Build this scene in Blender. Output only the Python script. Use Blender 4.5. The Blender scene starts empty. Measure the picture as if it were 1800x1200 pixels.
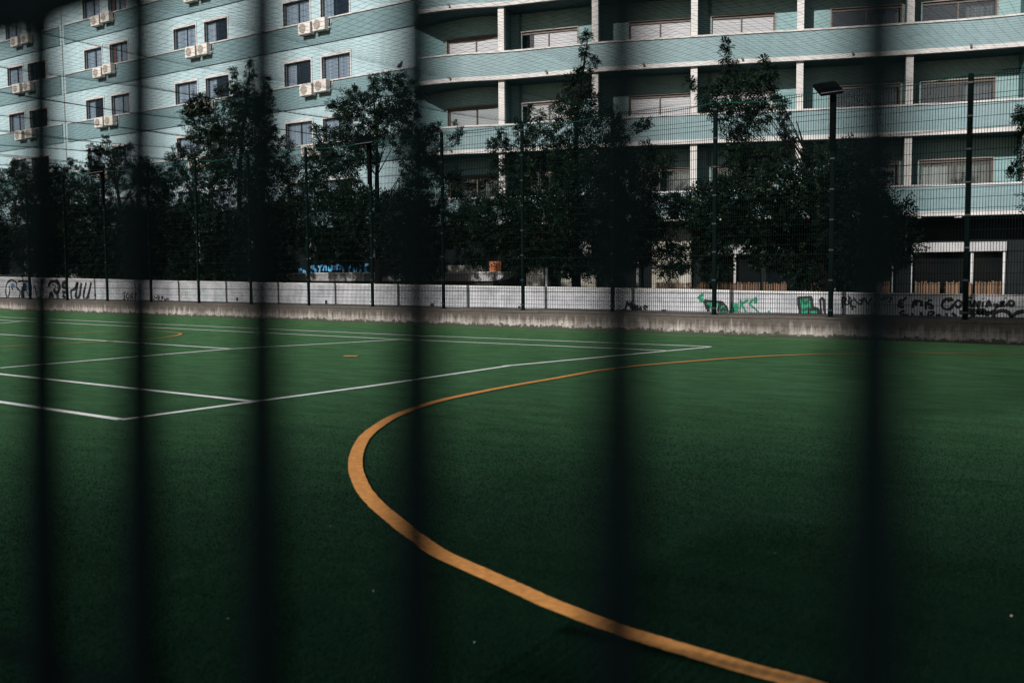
import bpy, bmesh, math, random
import numpy as np
from mathutils import Vector, Matrix

sc = bpy.context.scene
R = math.radians
# ------------------------------------------------------------------ camera
EYE = 1.42
YAW, PITCH, ROLL = 0.9510, 0.0720, -0.0071
_d = Vector((-math.cos(YAW)*math.cos(PITCH), math.sin(YAW)*math.cos(PITCH), -math.sin(PITCH)))
_r = Vector((math.sin(YAW), math.cos(YAW), 0)); _u = _r.cross(_d)
_r2 = _r*math.cos(ROLL) + _u*math.sin(ROLL); _u2 = _u*math.cos(ROLL) - _r*math.sin(ROLL)
cd = bpy.data.cameras.new('camera'); cam = bpy.data.objects.new('camera', cd)
sc.collection.objects.link(cam)
m3 = Matrix((_r2, _u2, -_d)).transposed()
cam.matrix_world = Matrix.Translation((0, 0, EYE)) @ m3.to_4x4()
cd.sensor_width = 36.0; cd.lens = 35.0; cd.clip_start = 0.02; cd.clip_end = 600
cd.dof.use_dof = True; cd.dof.focus_distance = 24.0; cd.dof.aperture_fstop = 2.9
sc.camera = cam
# ------------------------------------------------------------------ light
LD = Vector((-0.08, 1.0, -0.48)).normalized()          # the way sunlight travels
elev = math.asin(-LD.z); az = math.atan2(-LD.x, -LD.y)  # azimuth of the sun measured from +Y towards +X
world = bpy.data.worlds.new('World'); sc.world = world; world.use_nodes = True
wn = world.node_tree; wn.nodes.clear()
sky = wn.nodes.new('ShaderNodeTexSky'); sky.sky_type = 'NISHITA'; sky.sun_disc = False
sky.sun_elevation = elev; sky.sun_rotation = az
bg = wn.nodes.new('ShaderNodeBackground'); bg.inputs['Strength'].default_value = 0.05
wo = wn.nodes.new('ShaderNodeOutputWorld')
wn.links.new(sky.outputs[0], bg.inputs[0]); wn.links.new(bg.outputs[0], wo.inputs[0])
sl = bpy.data.lights.new('sun', 'SUN'); sl.energy = 5.0; sl.angle = R(0.8); sl.color = (1.0, 0.955, 0.91)
sun = bpy.data.objects.new('sun', sl); sc.collection.objects.link(sun)
sun.rotation_euler = LD.to_track_quat('-Z', 'Y').to_euler()
sc.view_settings.view_transform = 'Standard'; sc.view_settings.look = 'None'
sc.view_settings.exposure = -0.03; sc.view_settings.gamma = 1.0
sc.render.engine = 'CYCLES'
random.seed(7)

# ---- measured plan coordinates in metres
STROKES=[('bubble','black',0.075,[[-40.31,0.826],[-40.183,1.019],[-39.842,1.142],[-39.555,1.078],[-39.418,0.983]]),('bubble','black',0.075,[[-40.268,0.884],[-40.325,0.653],[-40.235,0.403]]),('bubble','black',0.075,[[-40.043,0.924],[-40.029,0.655],[-40.183,0.404]]),('bubble','black',0.075,[[-39.829,0.848],[-39.802,0.733]]),('bubble','black',0.075,[[-39.413,1.04],[-39.465,0.85],[-39.225,0.699],[-39.276,0.509],[-39.356,0.413]]),('bubble','black',0.075,[[-39.374,1.078],[-38.905,1.109],[-38.415,1.049]]),('bubble','black',0.075,[[-38.824,0.796],[-38.595,0.553],[-38.527,0.516]]),('bubble','black',0.075,[[-38.351,0.967],[-38.372,0.517]]),('bubble','black',0.075,[[-38.144,0.93],[-38.025,0.67],[-37.938,0.447]]),('bubble','black',0.21,[[-38.875,1.041],[-38.843,0.815],[-39.016,0.795],[-39.048,0.662],[-39.018,0.417]]),('bubble','blue',0.24,[[-39.742,1.02],[-39.756,0.856]]),('bubble','blue',0.24,[[-38.63,1.004],[-38.636,0.741]]),('crown','black',0.149,[[-37.104,0.897],[-36.97,1.063],[-36.567,1.089],[-36.326,0.936],[-36.394,0.736],[-36.599,0.651],[-36.754,0.807]]),('crown','black',0.149,[[-37.122,0.382],[-36.934,0.641],[-36.816,0.422]]),('crown','black',0.149,[[-35.879,1.046],[-36.097,1.017],[-36.145,0.901],[-35.895,0.83],[-35.873,0.678],[-36.166,0.691]]),('crown','black',0.149,[[-36.142,0.575],[-35.955,0.432]]),('crown','black',0.068,[[-36.877,0.953],[-36.645,0.935],[-36.585,0.844]]),('crown','black',0.068,[[-36.537,0.589],[-36.55,0.407]]),('crown','black',0.121,[[-35.577,0.742],[-35.282,0.826],[-35.088,1.048],[-35.25,0.547],[-35.05,0.495],[-34.836,1.03]]),('crown','black',0.121,[[-34.521,1.049],[-34.728,0.587],[-34.627,0.404],[-34.415,0.59],[-34.198,1.056]]),('crown','black',0.121,[[-35.577,0.742],[-35.534,0.436]]),('crown','black',0.068,[[-34.379,0.661],[-34.382,0.432]]),('crown','black',0.068,[[-34.825,1.013],[-34.951,0.55]]),('pale','paleteal',0.05,[[-32.878,0.873],[-33.003,0.775],[-32.883,0.604]]),('pale','paleteal',0.05,[[-32.669,0.915],[-32.646,0.606]]),('pale','paleteal',0.05,[[-32.463,0.916],[-32.47,0.608],[-32.237,0.61]]),('pale','paleteal',0.05,[[-32.162,1.087],[-31.91,0.952]]),('pale','paleteal',0.05,[[-33.909,0.77],[-33.604,0.772],[-33.508,0.564],[-33.685,0.45]]),('pale','paleteal',0.05,[[-33.94,0.77],[-33.792,0.694]]),('pale','paleteal',0.05,[[-32.232,0.882],[-32.229,0.746]]),('soap','black',0.053,[[-32.039,0.72],[-32.157,0.679],[-32.135,0.577],[-32.124,0.458],[-32.23,0.429]]),('soap','black',0.053,[[-31.926,0.687],[-32.021,0.544],[-31.911,0.453],[-31.799,0.597],[-31.925,0.697]]),('soap','black',0.053,[[-31.785,0.455],[-31.657,0.682],[-31.613,0.457]]),('soap','black',0.053,[[-31.746,0.54],[-31.62,0.541]]),('soap','black',0.053,[[-31.476,0.475],[-31.463,0.704],[-31.372,0.705],[-31.379,0.594],[-31.464,0.583]]),('scrawl','black',0.049,[[-30.439,0.493],[-30.29,0.412]]),('scrawl','black',0.049,[[-30.39,0.593],[-30.231,0.512],[-30.126,0.645]]),('scrawl','black',0.049,[[-30.181,0.43],[-30.053,0.596],[-30.112,0.497],[-29.981,0.426]]),('scrawl','black',0.049,[[-29.955,0.41],[-29.924,0.588],[-29.864,0.493]]),('scrawl','black',0.049,[[-29.799,0.5],[-29.722,0.452],[-29.639,0.496],[-29.523,0.471]]),('pale','palegreen',0.05,[[-28.649,0.594],[-28.589,0.764],[-28.413,0.804],[-28.381,0.606]]),('pale','palegreen',0.05,[[-28.527,0.771],[-28.524,0.611]]),('pale','palegreen',0.05,[[-28.177,0.614],[-28.066,0.615]]),('pale','palegreen',0.05,[[-27.841,0.807],[-27.823,0.649]]),('pale','palegreen',0.05,[[-27.716,0.792],[-27.606,0.809],[-27.628,0.556]]),('pale','palegreen',0.05,[[-26.977,0.813],[-26.852,0.891],[-26.709,0.845]]),('pale','palegreen',0.05,[[-26.991,0.501],[-26.7,0.504]]),('pale','paleteal',0.03,[[-23.169,0.807],[-23.049,0.605],[-23.013,0.431]]),('pale','paleteal',0.03,[[-22.914,0.896],[-22.744,0.983]]),('pale','paleteal',0.03,[[-24.603,0.798],[-24.743,0.617],[-24.568,0.529]]),('pale','paleteal',0.03,[[-18.643,0.971],[-18.437,0.707]]),('pale','paleteal',0.03,[[-18.687,0.491],[-18.649,0.652],[-18.547,0.467]]),('minas','black',0.05,[[-11.754,0.401],[-11.715,0.452],[-11.676,0.407]]),('minas','black',0.05,[[-11.689,0.418],[-11.624,0.647],[-11.58,0.533],[-11.534,0.625],[-11.519,0.455]]),('minas','black',0.05,[[-11.488,0.592],[-11.483,0.417]]),('minas','black',0.05,[[-11.426,0.429],[-11.416,0.57],[-11.342,0.408],[-11.34,0.56]]),('minas','black',0.05,[[-11.314,0.391],[-11.274,0.527],[-11.222,0.392]]),('minas','black',0.05,[[-11.291,0.448],[-11.238,0.455]]),('minas','black',0.05,[[-11.076,0.503],[-11.147,0.54],[-11.19,0.501],[-11.122,0.451],[-11.096,0.39],[-11.157,0.416]]),('tanks','green',0.07,[[-9.787,0.724],[-9.717,0.79],[-9.647,0.823]]),('tanks','green',0.07,[[-9.74,0.659],[-9.658,0.715]]),('tanks','green',0.05,[[-8.988,0.396],[-8.974,0.627],[-8.898,0.404],[-8.884,0.632]]),('tanks','green',0.05,[[-8.83,0.629],[-8.837,0.391]]),('tanks','green',0.05,[[-8.75,0.714],[-8.774,0.392]]),('tanks','green',0.05,[[-8.577,0.716],[-8.732,0.619],[-8.623,0.437]]),('tanks','green',0.05,[[-8.361,0.719],[-8.506,0.696],[-8.543,0.612],[-8.421,0.525],[-8.341,0.447],[-8.397,0.379]]),('tanks','green',0.05,[[-8.412,0.781],[-8.404,0.634]]),('tanks','green',0.05,[[-8.158,0.45],[-8.19,0.387]]),('tanks','green',0.05,[[-8.089,0.483],[-8.103,0.385]]),('tanks','black',0.06,[[-9.635,0.682],[-9.414,0.67],[-9.195,0.653],[-9.263,0.58]]),('tanks','black',0.06,[[-9.611,0.672],[-9.594,0.564],[-9.494,0.537]]),('tanks','black',0.06,[[-9.587,0.527],[-9.533,0.506],[-9.537,0.398]]),('tanks','black',0.06,[[-9.292,0.44],[-9.27,0.558],[-9.161,0.624],[-9.087,0.54],[-9.045,0.404],[-9.314,0.39]]),('tanks','black',0.06,[[-9.239,0.451],[-9.16,0.513],[-9.113,0.454]]),('tanks','black',0.06,[[-9.366,0.535],[-9.374,0.395]]),('chair','black',0.06,[[-7.397,0.383],[-7.44,0.771],[-7.161,0.79],[-7.127,0.561],[-7.014,0.533],[-6.989,0.387]]),('chair','black',0.06,[[-7.202,0.383],[-7.216,0.509],[-7.014,0.529]]),('chair','black',0.06,[[-6.94,0.382],[-6.966,0.735],[-6.926,0.776],[-6.885,0.716],[-6.855,0.384]]),('chair','darkgreen',0.05,[[-7.377,0.73],[-7.272,0.65],[-7.191,0.753]]),('chair','darkgreen',0.05,[[-7.352,0.486],[-7.188,0.57]]),('chair','darkgreen',0.05,[[-7.313,0.65],[-7.211,0.692]]),('dark','black',0.04,[[-6.506,0.8],[-6.492,0.562]]),('dark','black',0.04,[[-6.506,0.796],[-6.422,0.761],[-6.468,0.681]]),('dark','black',0.04,[[-6.388,0.821],[-6.344,0.782],[-6.37,0.703],[-6.302,0.624],[-6.285,0.525]]),('dark','black',0.04,[[-6.464,0.662],[-6.385,0.643],[-6.289,0.743]]),('dark','black',0.04,[[-6.308,0.723],[-6.329,0.584]]),('dark','black',0.04,[[-6.27,0.783],[-6.19,0.685],[-6.112,0.657],[-6.056,0.785],[-5.977,0.668],[-5.893,0.797]]),('dark','black',0.04,[[-6.267,0.605],[-6.208,0.586]]),('dark','black',0.04,[[-6.152,0.745],[-6.094,0.726]]),('dark','black',0.03,[[-5.75,0.808],[-5.692,0.74],[-5.637,0.809],[-5.608,0.751]]),('dark','black',0.03,[[-5.692,0.731],[-5.636,0.77]]),('dark','black',0.03,[[-5.58,0.8],[-5.501,0.791],[-5.55,0.69]]),('letter','black',0.052,[[-5.244,0.746],[-5.333,0.731],[-5.353,0.619],[-5.251,0.607]]),('letter','black',0.052,[[-5.345,0.673],[-5.271,0.682]]),('letter','black',0.052,[[-5.254,0.755],[-5.209,0.813]]),('letter','black',0.052,[[-5.091,0.589],[-5.06,0.71],[-5.024,0.739],[-5.018,0.634]]),('letter','black',0.052,[[-5.019,0.682],[-4.97,0.736],[-4.924,0.712],[-4.909,0.622]]),('letter','black',0.052,[[-4.839,0.722],[-4.829,0.566]]),('letter','black',0.052,[[-4.845,0.798],[-4.837,0.787]]),('letter','black',0.052,[[-4.714,0.739],[-4.772,0.748],[-4.792,0.685],[-4.715,0.644],[-4.714,0.587],[-4.783,0.605]]),('letter','black',0.052,[[-4.344,0.794],[-4.47,0.764],[-4.529,0.67],[-4.501,0.595],[-4.412,0.574],[-4.343,0.616],[-4.324,0.691]]),('letter','black',0.052,[[-4.32,0.762],[-4.403,0.756],[-4.402,0.713]]),('letter','black',0.052,[[-4.259,0.748],[-4.289,0.692],[-4.256,0.623],[-4.196,0.633],[-4.168,0.712],[-4.221,0.749],[-4.259,0.748]]),('letter','black',0.052,[[-4.052,0.621],[-4.026,0.751],[-3.983,0.622]]),('letter','black',0.052,[[-4.044,0.667],[-3.993,0.668]]),('letter','black',0.052,[[-4.061,0.788],[-4.027,0.822],[-3.989,0.789]]),('letter','black',0.052,[[-3.945,0.619],[-3.94,0.752],[-3.867,0.624],[-3.846,0.753]]),('letter','black',0.052,[[-3.785,0.736],[-3.789,0.625]]),('letter','black',0.052,[[-3.787,0.8],[-3.78,0.789]]),('letter','black',0.052,[[-3.725,0.622],[-3.677,0.755],[-3.644,0.642]]),('letter','black',0.052,[[-3.716,0.678],[-3.659,0.679]]),('letter','black',0.052,[[-3.6,0.692],[-3.572,0.678]]),('letter','black',0.052,[[-3.56,0.607],[-3.533,0.684],[-3.495,0.626]]),('letter','black',0.052,[[-3.464,0.627],[-3.459,0.722],[-3.41,0.731],[-3.445,0.682],[-3.388,0.65]]),('letter','black',0.052,[[-3.363,0.714],[-3.348,0.647]]),('letter','black',0.052,[[-3.391,0.817],[-3.384,0.806]]),('letter','black',0.052,[[-3.322,0.656],[-3.318,0.751],[-3.246,0.743],[-3.247,0.679],[-3.306,0.656]]),('letter','black',0.046,[[-5.24,0.525],[-5.313,0.504],[-5.322,0.465],[-5.201,0.445],[-5.182,0.41],[-5.274,0.385]]),('letter','black',0.046,[[-5.107,0.489],[-5.054,0.429]]),('letter','black',0.046,[[-4.92,0.511],[-4.909,0.432]]),('letter','black',0.046,[[-4.792,0.434],[-4.766,0.514],[-4.695,0.516],[-4.69,0.478],[-4.765,0.438]]),('letter','black',0.046,[[-4.64,0.437],[-4.587,0.461],[-4.542,0.43]]),('letter','black',0.046,[[-4.446,0.502],[-4.435,0.423]]),('letter','black',0.046,[[-4.341,0.504],[-4.248,0.427]]),('letter','black',0.046,[[-4.185,0.563],[-4.172,0.466]]),('letter','black',0.069,[[-4.053,0.468],[-4.056,0.565],[-3.996,0.575]]),('letter','black',0.069,[[-4.054,0.517],[-4.003,0.525]]),('letter','black',0.069,[[-3.913,0.568],[-3.978,0.557],[-3.976,0.481],[-3.908,0.488]]),('letter','black',0.069,[[-3.974,0.52],[-3.926,0.527]]),('letter','black',0.069,[[-3.874,0.481],[-3.876,0.568],[-3.825,0.56],[-3.866,0.522],[-3.819,0.482]]),('letter','black',0.069,[[-3.796,0.483],[-3.798,0.566],[-3.747,0.558],[-3.788,0.52],[-3.745,0.484]]),('letter','black',0.069,[[-3.703,0.553],[-3.729,0.516],[-3.696,0.485],[-3.677,0.526],[-3.703,0.553]]),('letter','black',0.069,[[-3.656,0.554],[-3.628,0.505],[-3.596,0.573]]),('letter','black',0.069,[[-3.576,0.601],[-3.555,0.546]]),('hearts','black',0.07,[[-3.593,0.381],[-3.57,0.497],[-3.455,0.565],[-3.339,0.538],[-3.279,0.452],[-3.283,0.422],[-3.191,0.522],[-3.062,0.565]])]
FILLS=[('tanks','green',[[-9.599,0.668],[-9.207,0.651],[-9.339,0.536],[-9.361,0.395],[-9.458,0.393],[-9.494,0.55],[-9.587,0.57]]),('tanks','green',[[-9.273,0.408],[-9.251,0.541],[-9.156,0.603],[-9.096,0.535],[-9.058,0.412]]),('chair','green',[[-7.423,0.763],[-7.167,0.777],[-7.135,0.555],[-7.229,0.504],[-7.211,0.391],[-7.389,0.387]]),('chair','green',[[-7.2,0.501],[-7.024,0.516],[-7.006,0.395],[-7.19,0.387]])]
VENTS=[[[-33.992,0.629],[-33.911,0.546]],[[-25.97,0.58],[-25.881,0.471]],[[-21.906,0.549],[-21.812,0.448]],[[-17.77,0.507],[-17.663,0.399]],[[-14.828,0.476],[-14.745,0.419]],[[-10.695,0.462],[-10.587,0.398]]]
WALLTOP=[[-40.721,1.262],[-29.395,1.11],[-22.659,1.047],[-17.303,0.997],[-14.479,0.97],[-10.169,0.937],[-8.779,0.906],[-6.272,0.882],[-3.167,0.857]]
LINES={'W':[[[-8.615,5.561],[-8.576,7.128],[-8.501,8.893],[-8.554,11.91]],[[-8.601,11.831],[-8.533,12.026],[-7.759,15.481],[-7.479,16.664]],[[-14.894,7.643],[-14.808,11.841]],[[-14.808,11.841],[-13.702,15.192]],[[-11.791,5.642],[-10.94,5.597],[-8.615,5.561]],[[-14.667,7.195],[-13.969,7.164],[-8.595,7.144]],[[-24.977,12.023],[-23.073,11.874],[-14.808,11.841]],[[-32.229,15.532],[-30.054,15.485],[-13.758,15.255],[-7.759,15.481]],[[-34.399,16.583],[-32.195,16.593],[-14.729,16.334],[-7.479,16.664]],[[-28.32,14.108],[-28.02,14.433],[-28.563,15.314]]],'O':[[[-0.754,3.205],[-0.958,3.232],[-1.159,3.258],[-1.295,3.265],[-1.465,3.285],[-1.712,3.316],[-1.949,3.359],[-2.28,3.451],[-2.478,3.524],[-2.736,3.616],[-3.11,3.751],[-3.358,3.884],[-3.602,4.021],[-3.809,4.151],[-4.074,4.317],[-4.363,4.522],[-4.649,4.755],[-5.042,5.113],[-5.46,5.559],[-5.927,6.141],[-6.307,6.757],[-6.55,7.245],[-6.796,7.965],[-6.924,8.603],[-7.015,9.823],[-7.021,10.786],[-7.061,11.862]],[[-7.061,11.862],[-6.906,12.812],[-6.616,13.714],[-6.17,14.827],[-5.592,15.778],[-4.882,16.452],[-4.119,16.969],[-3.34,17.394],[-2.556,17.71],[-1.787,17.984]]],'Y':[[[-19.367,19.203],[-13.601,19.063],[-7.901,18.975],[-2.34,19.23]],[[-21.89,12.537],[-21.542,13.927],[-20.666,14.413],[-19.949,14.325],[-19.338,14.082],[-18.77,13.475],[-18.537,12.923],[-18.431,12.276],[-18.66,11.694],[-18.773,10.91],[-19.154,9.846]],[[-19.993,16.625],[-19.542,18.951]]],'D':[[[-11.807,11.757],[-11.61,11.875]]]}
TREES={'E':(-30.47,[[-29.477,24.833,9.136,0.174],[-30.068,25.315,8.826,0.288],[-29.618,24.841,8.245,0.305],[-30.914,25.237,9.02,0.18],[-30.649,25.06,8.538,0.268],[-28.539,24.778,8.3,0.213],[-28.331,24.613,7.908,0.253],[-31.016,24.603,8.197,0.223],[-30.908,25.225,8.016,0.448],[-33.036,25.226,7.951,0.373],[-33.712,25.191,7.792,0.189],[-33.176,25.582,7.387,0.891],[-29.149,24.348,7.45,0.554],[-28.773,24.763,7.363,0.426],[-30.366,25.525,6.825,0.932],[-33.346,24.708,5.605,0.694],[-31.867,24.937,6.285,0.904],[-29.451,24.171,5.593,1.168],[-27.933,24.728,5.757,0.541],[-27.691,24.945,4.965,0.374],[-28.557,25.029,6.45,0.255],[-33.515,24.524,4.362,1.038],[-30.401,24.42,4.123,1.343],[-28.959,25.445,4.195,1.071],[-32.08,24.307,2.46,1.339],[-29.997,25.461,2.544,1.309],[-33.649,24.912,1.371,0.464],[-30.728,24.809,1.577,0.657],[-27.226,24.687,3.18,0.714],[-34.814,25.022,3.215,0.714],[-31.918,25.478,1.137,0.272]]),'F':(-23.46,[[-23.843,25.402,7.973,0.216],[-23.158,25.395,7.893,0.271],[-22.281,25.096,7.747,0.303],[-22.295,25.527,7.29,0.381],[-22.488,24.645,7.043,0.675],[-23.177,24.627,7.354,0.266],[-24.896,25.525,7.215,0.481],[-24.934,24.919,6.87,0.356],[-25.555,24.994,7.232,0.181],[-23.85,24.9,6.46,0.773],[-22.423,24.745,6.183,0.636],[-21.748,24.691,6.482,0.369],[-26.513,25.075,6.523,0.163],[-25.536,24.753,6.012,0.398],[-23.943,24.078,5.365,0.72],[-26.556,25.354,5.269,0.614],[-23.479,24.49,5.462,0.53],[-21.288,24.474,5.332,0.543],[-20.943,25.211,6.068,0.183],[-20.625,24.424,5.402,0.464],[-19.891,24.803,5.488,0.231],[-20.097,25.356,5.812,0.145],[-21.758,25.748,4.735,0.488],[-20.749,25.698,4.169,0.441],[-21.685,24.58,4.642,0.292],[-21.124,24.198,3.771,0.5],[-26.029,25.662,4.593,0.915],[-24.702,25.297,3.905,0.589],[-23.266,24.673,3.18,0.753],[-21.96,24.629,2.947,0.842],[-25.372,24.971,2.93,0.987],[-21.209,25.063,2.937,0.765],[-25.253,25.758,2.184,0.52],[-23.119,25.905,1.972,0.731],[-21.528,25.415,1.7,0.406],[-25.793,24.543,2.297,0.474],[-23.159,24.69,5.119,0.189],[-20.201,24.542,1.504,0.211],[-26.278,24.65,4.142,0.501]]),'G':(-15.52,[[-15.021,24.78,8.025,0.082],[-15.109,24.893,7.643,0.182],[-15.064,25.325,7.435,0.2],[-15.016,24.644,7.032,0.277],[-15.832,25.625,6.816,0.424],[-16.273,25.34,6.307,0.287],[-15.399,25.396,6.128,0.533],[-17.066,25.486,6.082,0.206],[-17.326,25.256,6.249,0.103],[-15.332,24.441,5.537,0.646],[-14.283,24.727,5.475,0.416],[-14.159,25.256,5.219,0.275],[-13.333,24.643,5.273,0.157],[-13.264,25.078,5.471,0.111],[-16.973,24.527,5.51,0.334],[-18.451,25.327,5.722,0.14],[-18.358,24.751,5.257,0.207],[-18.613,25.662,5.1,0.425],[-17.236,25.605,5.114,0.689],[-15.434,24.846,4.597,0.75],[-14.109,24.426,4.344,0.723],[-13.103,24.843,4.669,0.282],[-13.104,25.118,4.224,0.473],[-12.271,24.775,4.372,0.216],[-18.382,25.697,4.201,0.633],[-17.405,26.067,3.836,0.871],[-14.434,23.798,3.365,0.897],[-13.503,24.602,3.505,0.686],[-18.975,24.75,3.154,0.45],[-19.902,25.175,2.862,0.392],[-17.629,24.075,2.755,0.695],[-16.228,24.294,2.586,0.843],[-15.829,26.094,2.436,0.982],[-13.393,24.404,2.631,0.741],[-13.137,25.641,2.904,0.48],[-12.224,24.762,3.267,0.245],[-18.851,24.573,2.144,0.481],[-17.104,24.439,1.974,0.529],[-15.54,24.412,1.816,0.449],[-14.425,24.971,1.756,0.48],[-13.669,25.346,1.943,0.399],[-12.703,25.392,1.688,0.378],[-19.861,24.768,2.4,0.317],[-15.098,25.207,1.433,0.228],[-17.511,25.477,1.571,0.24]]),'H':(-8.16,[[-10.711,24.646,7.172,0.152],[-10.972,25.181,6.974,0.186],[-10.687,25.045,6.564,0.307],[-9.815,24.882,6.721,0.151],[-9.661,24.886,6.36,0.301],[-10.336,25.114,6.357,0.306],[-11.995,25.194,6.438,0.157],[-11.275,24.575,6.032,0.304],[-10.471,24.263,5.788,0.445],[-9.851,25.001,5.822,0.423],[-11.319,24.928,5.593,0.215],[-10.944,25.831,5.44,0.534],[-9.922,24.884,5.293,0.33],[-10.316,24.652,4.78,0.328],[-9.274,24.918,5.579,0.134],[-9.347,25.126,5.269,0.165],[-9.27,25.092,4.912,0.224],[-9.305,25.367,4.538,0.302],[-10.528,25.171,4.375,0.365],[-10.243,25.258,3.887,0.576],[-9.632,24.8,4.163,0.385],[-8.498,24.595,4.18,0.261],[-8.573,25.339,3.906,0.328],[-8.002,24.822,3.942,0.436],[-7.573,25.234,4.114,0.352],[-7.114,24.634,3.597,0.542],[-7.487,24.096,3.312,0.561],[-8.853,24.017,3.268,0.597],[-10.715,24.887,3.174,0.542],[-11.684,25.294,3.239,0.371],[-12.207,25.398,3.017,0.344],[-10.829,24.427,2.625,0.623],[-9.957,25.366,2.568,0.726],[-8.933,25.926,2.613,0.761],[-7.25,24.247,2.499,0.772],[-6.46,24.252,2.42,0.529],[-6.488,25.348,2.705,0.232],[-6.195,24.255,2.002,0.389],[-7.095,24.68,1.824,0.641],[-8.457,25.44,1.71,0.743],[-9.721,25.583,1.969,0.486],[-11.033,24.907,1.59,0.362],[-9.753,24.486,1.547,0.263],[-11.607,24.439,1.746,0.33],[-6.306,25.235,1.68,0.26],[-7.871,25.442,1.343,0.369]]),'D':(-37.94,[[-38.817,24.803,7.048,0.206],[-39.58,24.607,6.729,0.234],[-39.707,25.08,6.638,0.314],[-38.351,24.62,6.59,0.305],[-38.192,25.1,6.552,0.255],[-37.123,24.825,6.61,0.224],[-39.809,25.399,6.258,0.526],[-37.316,24.506,5.967,0.448],[-40.539,25.18,6.289,0.266],[-36.898,25.372,6.01,0.225],[-37.182,25.417,5.678,0.451],[-37.802,25.294,5.707,0.304],[-37.005,25.558,5.393,0.425],[-38.678,25.043,5.262,0.436],[-35.438,25.008,5.308,0.338],[-36.598,25.664,4.785,0.596],[-37.591,25.314,4.981,0.403],[-40.752,25.139,5.385,0.692],[-40.091,24.437,4.574,0.783],[-38.963,24.525,4.406,0.639],[-34.21,24.279,4.025,0.606],[-40.019,24.475,3.355,0.937],[-38.85,25.065,3.046,1.077],[-37.288,25.388,3.014,0.951],[-36.804,24.744,3.853,0.443],[-34.781,24.336,3.194,0.659],[-41.37,25.942,2.162,0.975],[-38.574,25.53,2.121,0.923],[-36.426,25.089,2.089,0.809],[-34.334,24.528,2.735,0.515],[-39.349,25.326,1.513,0.519]]),'C':(-44.26,[[-46.49,25.036,6.684,0.206],[-45.978,25.294,6.432,0.234],[-46.627,25.197,6.2,0.413],[-46.995,24.835,5.929,0.355],[-41.218,24.657,6.317,0.187],[-41.631,24.889,5.991,0.324],[-42.698,24.707,5.919,0.357],[-43.379,25.424,5.887,0.336],[-46.146,25.272,5.697,0.527],[-43.465,24.375,5.36,0.61],[-43.874,25.495,5.325,0.733],[-44.555,25.171,4.689,0.966],[-45.479,24.678,4.706,0.575],[-42.015,24.7,4.376,0.758],[-44.681,24.519,3.626,0.735],[-43.242,24.728,3.46,0.912],[-41.935,24.587,2.789,0.809],[-43.477,24.13,2.56,0.882],[-43.011,24.854,1.92,0.771],[-44.532,24.893,1.674,0.509]]),'B':(-52.24,[[-46.982,24.675,4.906,0.324],[-46.619,24.685,5.155,0.264],[-48.37,24.794,5.52,0.755],[-50.374,25.347,4.537,1.127],[-47.189,24.725,3.578,0.296],[-47.337,24.726,3.098,0.444],[-50.567,25.522,3.137,1.194],[-52.107,25.133,5.738,1.447],[-52.683,25.037,3.753,1.618],[-51.055,24.952,6.792,0.791],[-48.024,24.331,2.106,0.836],[-53.624,25.559,2.326,0.988]]),'I':(-1.9,[[-3.855,25.14,4.834,0.171],[-3.868,25.032,4.633,0.113],[-3.883,25.01,3.597,0.127],[-3.753,25.095,4.315,0.127],[-3.349,24.989,4.582,0.394],[-2.973,24.343,3.813,0.615],[-2.578,24.411,4.624,0.617],[-2.558,25.187,3.119,0.844],[-2.076,25.573,5.572,0.576],[-1.851,24.508,4.216,0.96],[-1.71,24.751,2.451,0.826],[-1.159,25.252,3.406,0.843],[-3.081,24.56,2.862,0.412]])}
BPX={'b1':[[-27.566,33.962],[-24.85,34.527]],'b2':[[-24.327,34.7],[-21.758,35.345]],'b3':[[-19.8,35.924],[-17.406,36.835]],'b4':[[-16.869,37.048],[-14.473,38.041]],'b5':[[-12.609,38.812],[-10.167,39.751]],'b6':[[-9.636,39.939],[-7.057,40.711]],'poles':[[-23.081,35.022],[-19.368,36.081],[-15.788,37.48],[-12.279,38.944],[-10.338,39.687],[-9.693,39.919],[-7.707,40.553],[-6.654,40.809]],'bamboo':[[-18.705,36.329],[-17.385,36.843],[-17.302,36.875],[-16.725,37.105],[-16.48,37.204],[-14.908,37.852],[-14.809,37.895],[-13.981,38.253],[-13.234,38.562],[-12.804,38.734],[-10.948,39.456],[-10.451,39.644],[-9.636,39.939],[-8.789,40.228],[-8.64,40.279],[-8.138,40.448],[-7.988,40.484],[-7.725,40.548],[-7.651,40.566],[-6.763,40.782]],'beige':[[-28.28,33.977],[-25.85,34.1],[-24.031,34.776],[-23.275,34.972],[-22.552,35.158],[-22.093,35.266],[-21.782,35.339],[-21.046,35.513],[-18.875,36.264],[-17.406,36.835]],'orange':[[-25.576,34.217],[-25.099,34.421]],'fascia':[[-22.552,35.158],[-20.323,35.734],[-16.931,37.023],[-12.941,38.679],[-9.712,39.913],[-6.617,40.818]]}
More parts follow.
